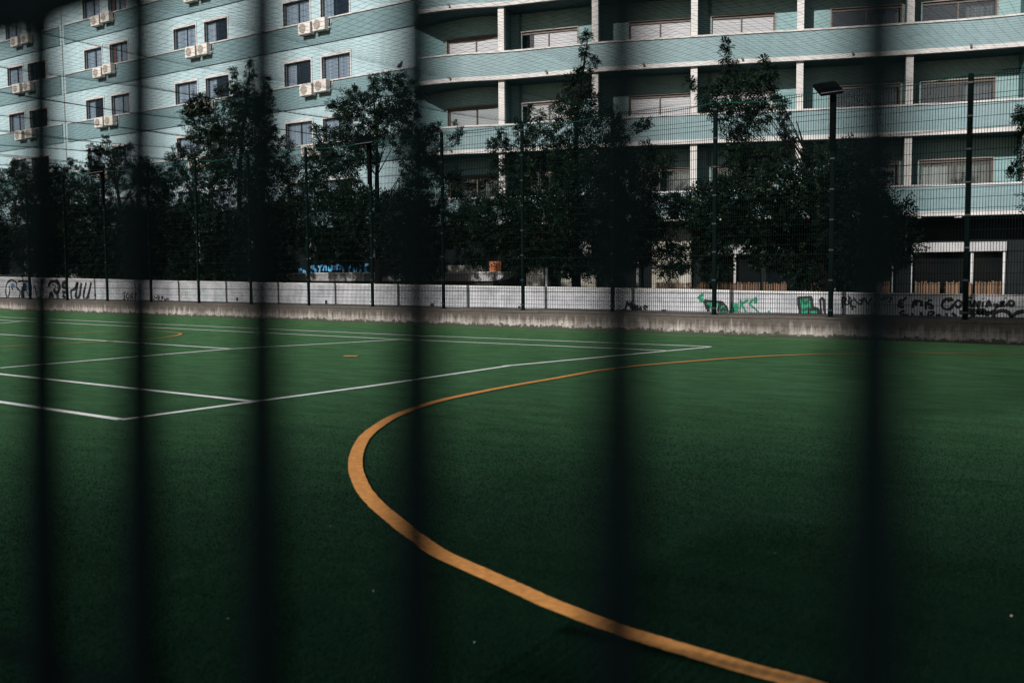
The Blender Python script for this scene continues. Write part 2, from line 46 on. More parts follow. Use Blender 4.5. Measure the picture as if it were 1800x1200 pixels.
BLUE=[[[-37.028,1.321],[-37.023,1.484],[-36.867,1.506]],[[-36.74,1.482],[-36.759,1.32]],[[-36.621,1.435],[-36.625,1.319]],[[-35.983,1.662],[-36.217,1.594],[-35.923,1.478],[-35.981,1.317],[-36.257,1.355]],[[-35.754,1.628],[-35.427,1.671]],[[-35.59,1.645],[-35.652,1.339]],[[-35.401,1.429],[-35.232,1.679],[-35.142,1.428]],[[-35.006,1.677],[-34.999,1.472],[-34.819,1.471],[-34.781,1.684]],[[-34.628,1.448],[-34.609,1.673]],[[-34.437,1.447],[-34.463,1.681],[-34.179,1.625],[-34.278,1.468]],[[-34.052,1.669],[-34.03,1.332]],[[-33.655,1.331],[-33.618,1.532],[-33.489,1.709],[-33.336,1.641],[-33.313,1.352]],[[-33.19,1.351],[-33.088,1.705]],[[-32.935,1.704],[-32.913,1.35]],[[-32.6,1.701],[-32.329,1.677]],[[-32.579,1.349],[-32.398,1.326]],[[-32.583,1.679],[-32.578,1.357]]]
LITTER=[[-7.284,6.334],[-7.78,12.181],[-2.992,3.128],[-3.236,2.541],[-2.257,2.901],[-0.65,4.349],[-3.542,4.885],[-3.96,5.15],[-1.751,4.672],[-2.426,10.854],[-3.96,3.809]]
FP=[[-27.6,32.15],[-25.8,32.5],[-24.15,33.2],[-22.2,33.7],[-20.3,34.15],[-18.5,34.8],[-16.7,35.5],[-14.95,36.2],[-13.1,37.0],[-11.35,37.7],[-9.5,38.4],[-7.75,39.0],[-6.1,39.4],[-2.0,40.5],[3.0,41.6]]
BP=[[-29.4,34.0],[-26.237,33.935],[-24.624,34.623],[-22.559,35.156],[-20.727,35.588],[-19.027,36.204],[-17.25,36.895],[-15.527,37.585],[-13.677,38.385],[-11.894,39.098],[-10.009,39.811],[-8.173,40.439],[-6.479,40.851],[-2.352,41.958],[2.678,43.065]]

# ------------------------------------------------------------------ helpers
def link(o): sc.collection.objects.link(o); return o
def tag(o, label=None, cat=None, group=None, kind=None):
    for k, v in (('label', label), ('category', cat), ('group', group), ('kind', kind)):
        if v: o[k] = v
    return o
def empty(name, loc=(0, 0, 0), rz=0.0):
    o = bpy.data.objects.new(name, None); o.location = loc; o.rotation_euler = (0, 0, rz); o.empty_display_size = .2
    return link(o)

class MB:
    """collects simple shapes and links them as one mesh object"""
    def __init__(s): s.v = []; s.f = []; s.m = []; s.mi = 0
    def add(s, vs, fs):
        b = len(s.v); s.v += [tuple(map(float, v)) for v in vs]; s.f += [tuple(b+i for i in f) for f in fs]; s.m += [s.mi]*len(fs)
    def box(s, x0, x1, y0, y1, z0, z1):
        s.add([(x0,y0,z0),(x1,y0,z0),(x1,y1,z0),(x0,y1,z0),(x0,y0,z1),(x1,y0,z1),(x1,y1,z1),(x0,y1,z1)],
              [(0,3,2,1),(4,5,6,7),(0,1,5,4),(1,2,6,5),(2,3,7,6),(3,0,4,7)])
    def obox(s, a, b, t, z0, z1, off=0.0):
        """box along the plan segment a-b, thickness t to its left side, starting at offset off"""
        a = Vector(a[:2]); b = Vector(b[:2]); d = (b-a).normalized(); n = Vector((-d.y, d.x))
        p = [a+n*off, b+n*off, b+n*(off+t), a+n*(off+t)]
        s.add([(q.x,q.y,z0) for q in p]+[(q.x,q.y,z1) for q in p],
              [(0,3,2,1),(4,5,6,7),(0,1,5,4),(1,2,6,5),(2,3,7,6),(3,0,4,7)])
    def strip(s, A, B, z0, z1):
        """closed prism between two plan polylines of the same length"""
        n = len(A); vs = []
        for P in (A, B):
            vs += [(p[0], p[1], z0) for p in P] + [(p[0], p[1], z1) for p in P]
        a0, a1, b0, b1 = 0, n, 2*n, 3*n; fs = []
        for i in range(n-1):
            fs += [(a0+i, a0+i+1, a1+i+1, a1+i), (b0+i+1, b0+i, b1+i, b1+i+1),
                   (a1+i, a1+i+1, b1+i+1, b1+i), (a0+i+1, a0+i, b0+i, b0+i+1)]
        fs += [(a0, a1, b1, b0), (a0+n-1, b0+n-1, b1+n-1, a1+n-1)]
        s.add(vs, fs)
    def tube(s, pts, r, n=5, cap=True):
        pts = [Vector(p) for p in pts]; rr = r if hasattr(r, '__len__') else [r]*len(pts); rings = []
        for i, p in enumerate(pts):
            d = (pts[min(i+1, len(pts)-1)]-pts[max(i-1, 0)])
            d = d.normalized() if d.length > 1e-9 else Vector((0,0,1))
            ref = Vector((0,0,1)) if abs(d.z) < .9 else Vector((0,1,0))
            x = d.cross(ref).normalized(); y = d.cross(x)
            rings.append([p+(x*math.cos(2*math.pi*k/n+.785)+y*math.sin(2*math.pi*k/n+.785))*rr[i] for k in range(n)])
        vs = [v for g in rings for v in g]; fs = []
        for i in range(len(pts)-1):
            for k in range(n):
                k2 = (k+1) % n; fs.append((i*n+k, i*n+k2, (i+1)*n+k2, (i+1)*n+k))
        if cap: fs += [tuple(range(n))[::-1], tuple((len(pts)-1)*n+k for k in range(n))]
        s.add(vs, fs)
    def disc(s, c, r0, r1, axis, t, n=28):
        """flat ring or disc of thickness t round an axis direction"""
        c = Vector(c); w = Vector(axis).normalized(); ref = Vector((0,0,1)) if abs(w.z) < .9 else Vector((1,0,0))
        x = w.cross(ref).normalized(); y = x.cross(w); vs = []
        for o in (0, t):
            for rr in (r0, r1):
                vs += [c+w*o+(x*math.cos(2*math.pi*k/n)+y*math.sin(2*math.pi*k/n))*rr for k in range(n)]
        fs = []
        for k in range(n):
            j = (k+1) % n
            fs += [(k, j, n+j, n+k), (2*n+j, 2*n+k, 3*n+k, 3*n+j), (n+k, n+j, 3*n+j, 3*n+k), (j, k, 2*n+k, 2*n+j)]
        s.add(vs, fs)
    def build(s, name, mat, parent=None, loc=None, smooth=False):
        me = bpy.data.meshes.new(name); me.from_pydata(s.v, [], s.f)
        for m in (mat if isinstance(mat, (list, tuple)) else [mat]): me.materials.append(m)
        if isinstance(mat, (list, tuple)): me.polygons.foreach_set('material_index', s.m)
        me.update()
        bm = bmesh.new(); bm.from_mesh(me); bmesh.ops.recalc_face_normals(bm, faces=bm.faces); bm.to_mesh(me); bm.free()
        if smooth: me.polygons.foreach_set('use_smooth', [True]*len(me.polygons))
        o = bpy.data.objects.new(name, me)
        if parent is not None:
            o.parent = parent
        if loc: o.location = loc
        return link(o)
def bevel(o, w=.01, seg=1):
    m = o.modifiers.new('bevel', 'BEVEL'); m.width = w; m.segments = seg; m.limit_method = 'ANGLE'; return o
def npmesh(name, V, F, mat, parent=None):
    """V (n,3), F (m,k) arrays"""
    me = bpy.data.meshes.new(name); k = F.shape[1]
    me.vertices.add(len(V)); me.vertices.foreach_set('co', V.astype(np.float32).ravel())
    me.loops.add(F.size); me.loops.foreach_set('vertex_index', F.astype(np.int32).ravel())
    me.polygons.add(len(F)); me.polygons.foreach_set('loop_start', np.arange(0, F.size, k, dtype=np.int32))
    me.polygons.foreach_set('loop_total', np.full(len(F), k, np.int32))
    me.materials.append(mat); me.update(calc_edges=True)
    o = bpy.data.objects.new(name, me); o.parent = parent
    return link(o)

# ------------------------------------------------------------------ materials
def mat(name, col, rough=.7, metal=0.0, spec=.5, var=.0, vscale=3.0, bump=0.0, bscale=40.0, sheen=0.0):
    m = bpy.data.materials.new(name); m.use_nodes = True; nt = m.node_tree; b = nt.nodes['Principled BSDF']
    b.inputs['Base Color'].default_value = (*col, 1); b.inputs['Roughness'].default_value = rough
    b.inputs['Metallic'].default_value = metal; b.inputs['Specular IOR Level'].default_value = spec
    tc = nt.nodes.new('ShaderNodeTexCoord')
    if var:
        n = nt.nodes.new('ShaderNodeTexNoise'); n.inputs['Scale'].default_value = vscale; n.inputs['Detail'].default_value = 8; n.inputs['Roughness'].default_value = .65
        nt.links.new(tc.outputs['Object'], n.inputs['Vector'])
        r = nt.nodes.new('ShaderNodeValToRGB'); r.color_ramp.elements[0].position = .3; r.color_ramp.elements[1].position = .7
        r.color_ramp.elements[0].color = (*[c*(1-var) for c in col], 1); r.color_ramp.elements[1].color = (*[min(1, c*(1+var)) for c in col], 1)
        nt.links.new(n.outputs['Fac'], r.inputs[0]); nt.links.new(r.outputs[0], b.inputs['Base Color'])
    if bump:
        n2 = nt.nodes.new('ShaderNodeTexNoise'); n2.inputs['Scale'].default_value = bscale; n2.inputs['Detail'].default_value = 5
        nt.links.new(tc.outputs['Object'], n2.inputs['Vector'])
        bp_ = nt.nodes.new('ShaderNodeBump'); bp_.inputs['Strength'].default_value = bump; bp_.inputs['Distance'].default_value = .02
        nt.links.new(n2.outputs['Fac'], bp_.inputs['Height']); nt.links.new(bp_.outputs[0], b.inputs['Normal'])
    return m
def N(nt, t, **kw):
    n = nt.nodes.new(t)
    for k, v in kw.items():
        if k in n.inputs: n.inputs[k].default_value = v
        else: setattr(n, k, v)
    return n
def ramp(nt, src, stops):
    r = nt.nodes.new('ShaderNodeValToRGB'); e = r.color_ramp.elements
    while len(e) < len(stops): e.new(.5)
    for i, (p, c) in enumerate(stops):
        e[i].position = p; e[i].color = (*c, 1) if len(c) == 3 else c
    nt.links.new(src, r.inputs[0]); return r.outputs[0]
def mixc(nt, a, b, f, mode='MIX'):
    m = nt.nodes.new('ShaderNodeMix'); m.data_type = 'RGBA'; m.blend_type = mode
    for s, i in ((f, 0), (a, 6), (b, 7)):
        if hasattr(s, 'is_linked') or hasattr(s, 'links'): nt.links.new(s, m.inputs[i])
        else: m.inputs[i].default_value = s if i == 0 else (*s, 1)
    return m.outputs[2]
def tiled(name, col, weather=.22, rough=.55, tile=True):
    """small ceramic facade tile laid in rows, with grime streaks"""
    m = bpy.data.materials.new(name); m.use_nodes = True; nt = m.node_tree; b = nt.nodes['Principled BSDF']
    b.inputs['Roughness'].default_value = rough
    tc = N(nt, 'ShaderNodeTexCoord'); sep = N(nt, 'ShaderNodeSeparateXYZ'); nt.links.new(tc.outputs['Object'], sep.inputs[0])
    add = N(nt, 'ShaderNodeMath', operation='ADD'); nt.links.new(sep.outputs[0], add.inputs[0]); nt.links.new(sep.outputs[1], add.inputs[1])
    cmb = N(nt, 'ShaderNodeCombineXYZ'); nt.links.new(add.outputs[0], cmb.inputs[0]); nt.links.new(sep.outputs[2], cmb.inputs[1])
    br = N(nt, 'ShaderNodeTexBrick'); br.inputs['Scale'].default_value = 1.0
    br.inputs['Brick Width'].default_value = .24; br.inputs['Row Height'].default_value = .075; br.inputs['Mortar Size'].default_value = .006
    br.inputs['Color1'].default_value = (*col, 1); br.inputs['Color2'].default_value = (*[c*.86 for c in col], 1); br.inputs['Mortar'].default_value = (*[c*.86 for c in col], 1)
    nt.links.new(cmb.outputs[0], br.inputs['Vector'])
    mp = N(nt, 'ShaderNodeMapping'); mp.inputs['Scale'].default_value = (1.6, 1.6, .25); nt.links.new(tc.outputs['Object'], mp.inputs[0])
    n = N(nt, 'ShaderNodeTexNoise', Scale=1.2, Detail=9.0, Roughness=.7); nt.links.new(mp.outputs[0], n.inputs['Vector'])
    g = ramp(nt, n.outputs['Fac'], [(.3, (1-weather,)*3), (.6, (1.0, 1.0, 1.0))])
    c = mixc(nt, br.outputs['Color'], g, 1.0, 'MULTIPLY')
    n2 = N(nt, 'ShaderNodeTexNoise', Scale=7.0, Detail=6.0); nt.links.new(tc.outputs['Object'], n2.inputs['Vector'])
    g2 = ramp(nt, n2.outputs['Fac'], [(.66, (0, 0, 0)), (.72, (.35, .35, .35))])
    c = mixc(nt, c, tuple(min(1, x*1.5+.05) for x in col), g2)
    nt.links.new(c, b.inputs['Base Color'])
    bp_ = N(nt, 'ShaderNodeBump', Strength=.15, Distance=.01); nt.links.new(br.outputs['Fac'], bp_.inputs['Height']); bp_.invert = True
    nt.links.new(bp_.outputs[0], b.inputs['Normal'])
    return m
M = {}
M['light_tile'] = tiled('light_tile', (.395, .54, .575), .16)
M['teal_tile'] = tiled('teal_tile', (.165, .265, .285), .14)
M['right_tile'] = tiled('right_tile', (.18, .32, .33), .2)
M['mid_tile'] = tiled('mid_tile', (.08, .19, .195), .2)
M['trim'] = mat('white_trim', (.50, .485, .475), .7, var=.22, vscale=2.5, bump=.1)
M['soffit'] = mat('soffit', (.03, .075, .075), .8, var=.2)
M['pillar'] = mat('pillar_tile', (.52, .505, .49), .6, var=.12, vscale=6, bump=.1)
M['alu'] = mat('window_aluminium', (.18, .155, .135), .5, var=.1)
M['brown_frame'] = mat('brown_frame', (.055, .033, .024), .5, var=.3)
M['sash'] = mat('dark_sash', (.02, .025, .03), .5)
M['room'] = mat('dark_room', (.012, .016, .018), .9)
M['shutter'] = None
M['ac_case'] = mat('ac_case', (.62, .58, .53), .5, var=.12, vscale=5)
M['ac_grille'] = mat('ac_grille', (.20, .18, .16), .6)
M['ac_fan'] = mat('ac_fan', (.42, .38, .34), .6)
M['bracket'] = mat('bracket', (.25, .24, .23), .6)
M['fence_green'] = mat('fence_green', (.0022, .006, .0055), .7, spec=.02, var=.2)
M['wire'] = mat('fence_wire', (.003, .007, .007), .7, spec=.02)
M['clamp'] = mat('fence_clamp', (.006, .018, .016), .5)
M['net'] = mat('net_thread', (.004, .010, .010), .9, spec=.02)
M['rope'] = mat('net_rope', (.006, .055, .042), .8, spec=.1)
M['rail'] = mat('railing_paint', (.0008, .0022, .0026), .8, spec=.02, var=.2, vscale=30)
M['lamp_body'] = mat('lamp_body', (.002, .0025, .003), .8, spec=.02)
M['lamp_glass'] = mat('lamp_glass', (.004, .005, .006), .5, spec=.1)
M['lamp_rim'] = mat('lamp_rim', (.16, .17, .18), .5)
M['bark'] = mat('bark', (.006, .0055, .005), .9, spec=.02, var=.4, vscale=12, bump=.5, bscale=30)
M['beige'] = mat('beige_render', (.36, .34, .28), .8, var=.15, vscale=3)
M['shop_dark'] = mat('shop_dark', (.006, .009, .010), .5, spec=.1, var=.3)
M['shop_glass'] = mat('shop_glass', (.004, .006, .007), .12, spec=.2)
M['pole'] = mat('white_pole', (.50, .50, .49), .5, var=.1)
M['orange_sign'] = mat('orange_panel', (.45, .14, .04), .6, var=.2)
M['blue_paint'] = mat('blue_paint', (.10, .38, .66), .6, var=.15, vscale=8)
M['parapet'] = mat('pale_concrete', (.38, .38, .39), .8, var=.25, vscale=2.0, bump=.15)
M['coping'] = mat('pale_coping', (.70, .69, .68), .7, var=.12)
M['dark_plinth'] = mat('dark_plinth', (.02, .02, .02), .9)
M['asphalt'] = mat('asphalt', (.05, .05, .052), .9, var=.2, vscale=4, bump=.3)
M['pave'] = mat('paving', (.10, .095, .09), .9, var=.2, vscale=4, bump=.2)
M['sign_red'] = mat('sign_red', (.35, .03, .03), .5)
M['sign_blue'] = mat('sign_blue', (.03, .06, .22), .5)
M['vent'] = mat('vent_grille', (.04, .045, .05), .6)
M['bird'] = mat('pigeon', (.03, .032, .036), .7)
M['litter'] = mat('litter', (.6, .6, .55), .8, var=.2, vscale=60)
for k, c in dict(black=(.012, .014, .016), blue=(.10, .22, .38), green=(.015, .24, .125), darkgreen=(.008, .08, .05), paleteal=(.40, .52, .52), palegreen=(.38, .52, .44)).items():
    M['spray_'+k] = mat('spray_'+k, c, .7, var=.35, vscale=9)

def striped(name, c0, c1, scale, axis='x', wob=2.0, rough=.8):
    """cloth, slats or canes: soft stripes of two tones of the same stuff"""
    m = bpy.data.materials.new(name); m.use_nodes = True; nt = m.node_tree; b = nt.nodes['Principled BSDF']
    b.inputs['Roughness'].default_value = rough
    tc = N(nt, 'ShaderNodeTexCoord'); mp = N(nt, 'ShaderNodeMapping')
    if axis == 'z': mp.inputs['Scale'].default_value = (0, 0, 1); 
    else: mp.inputs['Scale'].default_value = (1, 1, 0)
    nt.links.new(tc.outputs['Object'], mp.inputs[0])
    n = N(nt, 'ShaderNodeTexNoise', Scale=scale, Detail=3.0); nt.links.new(mp.outputs[0], n.inputs['Vector'])
    nt.links.new(ramp(nt, n.outputs['Fac'], [(.35, c0), (.65, c1)]), b.inputs['Base Color'])
    return m
M['curtain'] = striped('curtain', (.30, .32, .35), (.62, .60, .62), 9.0)
M['curtain_warm'] = striped('curtain_warm', (.05, .045, .04), (.20, .18, .17), 10.0)
M['curtain_pale'] = striped('curtain_pale', (.30, .27, .25), (.55, .50, .47), 9.0)
M['rust_curtain'] = striped('rust_curtain', (.16, .06, .035), (.30, .13, .08), 9.0)
M['bamboo'] = striped('bamboo', (.02, .013, .009), (.26, .155, .09), 22.0)
# roller shutter: slats
m = bpy.data.materials.new('roller_shutter'); m.use_nodes = True; nt = m.node_tree; b = nt.nodes['Principled BSDF']; b.inputs['Roughness'].default_value = .5
tc = N(nt, 'ShaderNodeTexCoord'); wv = N(nt, 'ShaderNodeTexWave', Scale=3.2, Distortion=0.0); wv.bands_direction = 'Z'
nt.links.new(tc.outputs['Object'], wv.inputs['Vector'])
nt.links.new(ramp(nt, wv.outputs['Fac'], [(.0, (.22, .23, .245)), (.25, (.34, .345, .365)), (1, (.37, .375, .395))]), b.inputs['Base Color'])
M['shutter'] = m
# glass pane: clear, thinly reflecting
def glass(name, refl, tint):
    m = bpy.data.materials.new(name); m.use_nodes = True; nt = m.node_tree; nt.nodes.clear()
    o = N(nt, 'ShaderNodeOutputMaterial'); mx = N(nt, 'ShaderNodeMixShader'); t = N(nt, 'ShaderNodeBsdfTransparent'); g = N(nt, 'ShaderNodeBsdfGlossy', Roughness=.03)
    t.inputs[0].default_value = (*tint, 1); g.inputs[0].default_value = (.9, .95, 1, 1); mx.inputs[0].default_value = refl
    nt.links.new(t.outputs[0], mx.inputs[1]); nt.links.new(g.outputs[0], mx.inputs[2]); nt.links.new(mx.outputs[0], o.inputs[0]); return m
M['pane'] = glass('window_pane', .10, (.80, .85, .88))
M['pane_sky'] = glass('bright_window_pane', .55, (.5, .55, .6))
# artificial turf
def turf(name, base, tip, sheen=.0):
    m = bpy.data.materials.new(name); m.use_nodes = True; nt = m.node_tree; b = nt.nodes['Principled BSDF']
    b.inputs['Roughness'].default_value = .8; b.inputs['Specular IOR Level'].default_value = .03
    tc = N(nt, 'ShaderNodeTexCoord')
    mp = N(nt, 'ShaderNodeMapping'); mp.inputs['Scale'].default_value = (1.0, 1.0, 1); mp.inputs['Rotation'].default_value = (0, 0, R(35)); nt.links.new(tc.outputs['Object'], mp.inputs[0])
    n = N(nt, 'ShaderNodeTexNoise', Scale=.9, Detail=9.0, Roughness=.62, Distortion=.6); nt.links.new(mp.outputs[0], n.inputs['Vector'])
    c = ramp(nt, n.outputs['Fac'], [(.3, base), (.7, tip)])
    n2 = N(nt, 'ShaderNodeTexNoise', Scale=45.0, Detail=4.0); nt.links.new(tc.outputs['Object'], n2.inputs['Vector'])
    g = ramp(nt, n2.outputs['Fac'], [(.3, (.8, .8, .8)), (.7, (1.15, 1.15, 1.15))])
    c = mixc(nt, c, g, 1.0, 'MULTIPLY'); nt.links.new(c, b.inputs['Base Color'])
    b.inputs['Sheen Roughness'].default_value = .18; b.inputs['Sheen Tint'].default_value = (.42, 1.0, .47, 1)
    mp3 = N(nt, 'ShaderNodeMapping'); mp3.inputs['Scale'].default_value = (1.2, 3.6, 1); mp3.inputs['Rotation'].default_value = (0, 0, R(-35)); nt.links.new(tc.outputs['Object'], mp3.inputs[0])
    n3 = N(nt, 'ShaderNodeTexNoise', Scale=1.1, Detail=12.0, Roughness=.78, Distortion=.4); nt.links.new(mp3.outputs[0], n3.inputs['Vector'])
    mr = N(nt, 'ShaderNodeMapRange'); nt.links.new(n3.outputs['Fac'], mr.inputs[0]); mr.inputs[1].default_value = .3; mr.inputs[2].default_value = .7
    mr.inputs[3].default_value = sheen*.35; mr.inputs[4].default_value = sheen; nt.links.new(mr.outputs[0], b.inputs['Sheen Weight'])
    bp_ = N(nt, 'ShaderNodeBump', Strength=.25, Distance=.01); nt.links.new(n2.outputs['Fac'], bp_.inputs['Height']); nt.links.new(bp_.outputs[0], b.inputs['Normal'])
    return m
M['turf'] = turf('artificial_turf', (.0015, .010, .005), (.004, .018, .009), 1.0)
M['blade'] = turf('turf_blade', (.0012, .007, .004), (.0032, .014, .0075), .2)
M['line_white'] = mat('line_white', (.80, .82, .80), .8, var=.2, vscale=20, bump=.3, bscale=200)
M['line_orange'] = mat('line_orange', (.62, .265, .06), .8, var=.3, vscale=25, bump=.4, bscale=200)
M['line_yellow'] = mat('line_yellow', (.30, .27, .08), .8, var=.25, vscale=20)
# leaves
m = bpy.data.materials.new('leaf'); m.use_nodes = True; nt = m.node_tree; b = nt.nodes['Principled BSDF']
b.inputs['Roughness'].default_value = .6; b.inputs['Specular IOR Level'].default_value = .02
geo = N(nt, 'ShaderNodeNewGeometry')
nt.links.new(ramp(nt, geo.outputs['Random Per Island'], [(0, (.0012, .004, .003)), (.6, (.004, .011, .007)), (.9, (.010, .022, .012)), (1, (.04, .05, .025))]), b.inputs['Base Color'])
M['leaf'] = m
# weathered concrete of the low wall
m = bpy.data.materials.new('weathered_concrete'); m.use_nodes = True; nt = m.node_tree; b = nt.nodes['Principled BSDF']; b.inputs['Roughness'].default_value = .9
tc = N(nt, 'ShaderNodeTexCoord'); sep = N(nt, 'ShaderNodeSeparateXYZ'); nt.links.new(tc.outputs['Object'], sep.inputs[0])
n1 = N(nt, 'ShaderNodeTexNoise', Scale=1.3, Detail=10.0, Roughness=.7); nt.links.new(tc.outputs['Object'], n1.inputs['Vector'])
mp = N(nt, 'ShaderNodeMapping'); mp.inputs['Scale'].default_value = (5, 5, .35); nt.links.new(tc.outputs['Object'], mp.inputs[0])
n2 = N(nt, 'ShaderNodeTexNoise', Scale=1.5, Detail=8.0, Roughness=.75); nt.links.new(mp.outputs[0], n2.inputs['Vector'])
n3 = N(nt, 'ShaderNodeTexNoise', Scale=9.0, Detail=8.0, Roughness=.7); nt.links.new(tc.outputs['Object'], n3.inputs['Vector'])
base = ramp(nt, n1.outputs['Fac'], [(.36, (.17, .15, .13)), (.60, (.48, .44, .40))])
# dark algae hanging from the top: height + noise threshold
ad = N(nt, 'ShaderNodeMath', operation='MULTIPLY'); ad.inputs[1].default_value = 1.1; nt.links.new(sep.outputs[2], ad.inputs[0])
ad2 = N(nt, 'ShaderNodeMath', operation='ADD'); nt.links.new(ad.outputs[0], ad2.inputs[0]); nt.links.new(n2.outputs['Fac'], ad2.inputs[1])
st_ = ramp(nt, ad2.outputs[0], [(.56, (0, 0, 0)), (.80, (.95, .95, .95))])
c = mixc(nt, base, (.075, .065, .055), st_)
# moss at the foot
sb = N(nt, 'ShaderNodeMath', operation='MULTIPLY'); sb.inputs[1].default_value = -2.6; nt.links.new(sep.outputs[2], sb.inputs[0])
sb2 = N(nt, 'ShaderNodeMath', operation='ADD'); nt.links.new(sb.outputs[0], sb2.inputs[0]); nt.links.new(n3.outputs['Fac'], sb2.inputs[1])
ms = ramp(nt, sb2.outputs[0], [(.27, (0, 0, 0)), (.35, (.95, .95, .95))])
c = mixc(nt, c, (.035, .042, .028), ms)
sc3 = ramp(nt, n3.outputs['Fac'], [(.25, (.55, .55, .55)), (.5, (1, 1, 1))]); c = mixc(nt, c, sc3, 1.0, 'MULTIPLY')
br = N(nt, 'ShaderNodeTexBrick'); br.inputs['Scale'].default_value = 1; br.inputs['Brick Width'].default_value = 1.15; br.inputs['Row Height'].default_value = .225; br.inputs['Mortar Size'].default_value = .006; br.offset = .37
br.inputs['Color1'].default_value = (1, 1, 1, 1); br.inputs['Color2'].default_value = (.88, .88, .88, 1); br.inputs['Mortar'].default_value = (.45, .43, .4, 1)
cm = N(nt, 'ShaderNodeCombineXYZ'); nt.links.new(sep.outputs[0], cm.inputs[0]); nt.links.new(sep.outputs[2], cm.inputs[1]); nt.links.new(cm.outputs[0], br.inputs['Vector'])
c = mixc(nt, c, br.outputs['Color'], .7, 'MULTIPLY')
nt.links.new(c, b.inputs['Base Color'])
bp_ = N(nt, 'ShaderNodeBump', Strength=.5, Distance=.02); nt.links.new(n3.outputs['Fac'], bp_.inputs['Height']); nt.links.new(bp_.outputs[0], b.inputs['Normal'])
M['concrete'] = m
# whitewashed block wall
m = bpy.data.materials.new('whitewash'); m.use_nodes = True; nt = m.node_tree; b = nt.nodes['Principled BSDF']; b.inputs['Roughness'].default_value = .85
tc = N(nt, 'ShaderNodeTexCoord'); sep = N(nt, 'ShaderNodeSeparateXYZ'); nt.links.new(tc.outputs['Object'], sep.inputs[0])
cm = N(nt, 'ShaderNodeCombineXYZ'); nt.links.new(sep.outputs[0], cm.inputs[0]); nt.links.new(sep.outputs[2], cm.inputs[1])
br = N(nt, 'ShaderNodeTexBrick'); br.inputs['Scale'].default_value = 1; br.inputs['Brick Width'].default_value = 1.6; br.inputs['Row Height'].default_value = .2; br.inputs['Mortar Size'].default_value = .005; br.offset = 0
br.inputs['Color1'].default_value = (.56, .57, .60, 1); br.inputs['Color2'].default_value = (.51, .52, .55, 1); br.inputs['Mortar'].default_value = (.36, .37, .40, 1); nt.links.new(cm.outputs[0], br.inputs['Vector'])
n1 = N(nt, 'ShaderNodeTexNoise', Scale=2.2, Detail=10.0, Roughness=.7, Distortion=.4); nt.links.new(tc.outputs['Object'], n1.inputs['Vector'])
c = mixc(nt, br.outputs['Color'], ramp(nt, n1.outputs['Fac'], [(.3, (.60, .63, .67)), (.56, (1, 1, 1))]), 1.0, 'MULTIPLY')
n2 = N(nt, 'ShaderNodeTexNoise', Scale=6.0, Detail=8.0, Roughness=.6, Distortion=1.5); nt.links.new(tc.outputs['Object'], n2.inputs['Vector'])
c = mixc(nt, c, ramp(nt, n2.outputs['Fac'], [(.28, (.62, .66, .70)), (.36, (1, 1, 1))]), .8, 'MULTIPLY')
nt.links.new(c, b.inputs['Base Color'])
M['whitewash'] = m

E0 = EYE
# ================================================================== SETTING
g = MB(); g.add([(-250, -120, -.012), (250, -120, -.012), (250, 300, -.012), (-250, 300, -.012)], [(0, 1, 2, 3)])
tag(g.build('ground', M['pave']), 'wide paved ground around the pitch', kind='structure')
g = MB(); g.add([(-95, -14, 0), (60, -14, 0), (60, 19.85, 0), (-95, 19.85, 0)], [(0, 1, 2, 3)])
tag(g.build('sports_pitch', M['turf']), 'green artificial turf pitch', kind='structure')
g = MB(); g.add([(-150, 22.2, -.006), (80, 22.2, -.006), (80, 30.5, -.006), (-150, 30.5, -.006)], [(0, 1, 2, 3)])
tag(g.build('street', M['asphalt']), 'asphalt street behind the pitch wall', kind='structure')
g = MB(); g.box(-150, 80, 30.5, 31.0, -.01, .12)
tag(g.build('pavement', M['pave']), 'pavement kerb by the building', kind='structure')

# pitch markings: fuzzy edged strips of coloured turf on the green
rng = np.random.RandomState(3)
def smooth(pts, n=8):
    P = [np.array(p, float) for p in pts]; P = [2*P[0]-P[1]] + P + [2*P[-1]-P[-2]]; out = []
    for i in range(1, len(P)-2):
        for t in np.linspace(0, 1, n, endpoint=False):
            a, b_, c_, d_ = P[i-1:i+3]
            out.append(.5*((2*b_)+(-a+c_)*t+(2*a-5*b_+4*c_-d_)*t*t+(-a+3*b_-3*c_+d_)*t**3))
    out.append(P[-2]); return out
def resample(P, step):
    out = [P[0]]
    for a, b_ in zip(P[:-1], P[1:]):
        k = max(1, int(np.linalg.norm(b_-a)/step))
        for j in range(1, k+1): out.append(a+(b_-a)*j/k)
    return np.array(out)
LINE_SEGS = []
def blades_mesh(name, P, h, w, mat_, z=.0, lean=.5, parent=None):
    """one small tapering blade per point"""
    n = len(P); a = rng.uniform(0, 2*math.pi, n)
    # nap of the pile: blades lean in broad drifting waves
    ph = np.sin(P[:,0]*.9+P[:,1]*.35+np.sin(P[:,1]*.7)*1.5)*1.1 + np.sin(P[:,0]*.31-P[:,1]*1.3)*.9
    lx = np.cos(ph)*lean*.6 + rng.normal(0, .45, n); ly = np.sin(ph)*lean*.6 + rng.normal(0, .45, n)
    hh = h*rng.uniform(.6, 1.15, n); ww = w*rng.uniform(.7, 1.3, n)
    V = np.zeros((n, 3, 3)); dx = np.cos(a)*ww/2; dy = np.sin(a)*ww/2
    V[:,0] = np.stack([P[:,0]-dx, P[:,1]-dy, np.full(n, z)], 1); V[:,1] = np.stack([P[:,0]+dx, P[:,1]+dy, np.full(n, z)], 1)
    V[:,2] = np.stack([P[:,0]+lx*hh, P[:,1]+ly*hh, z+hh], 1)
    return npmesh(name, V.reshape(-1, 3), np.arange(n*3).reshape(-1, 3), mat_, parent)
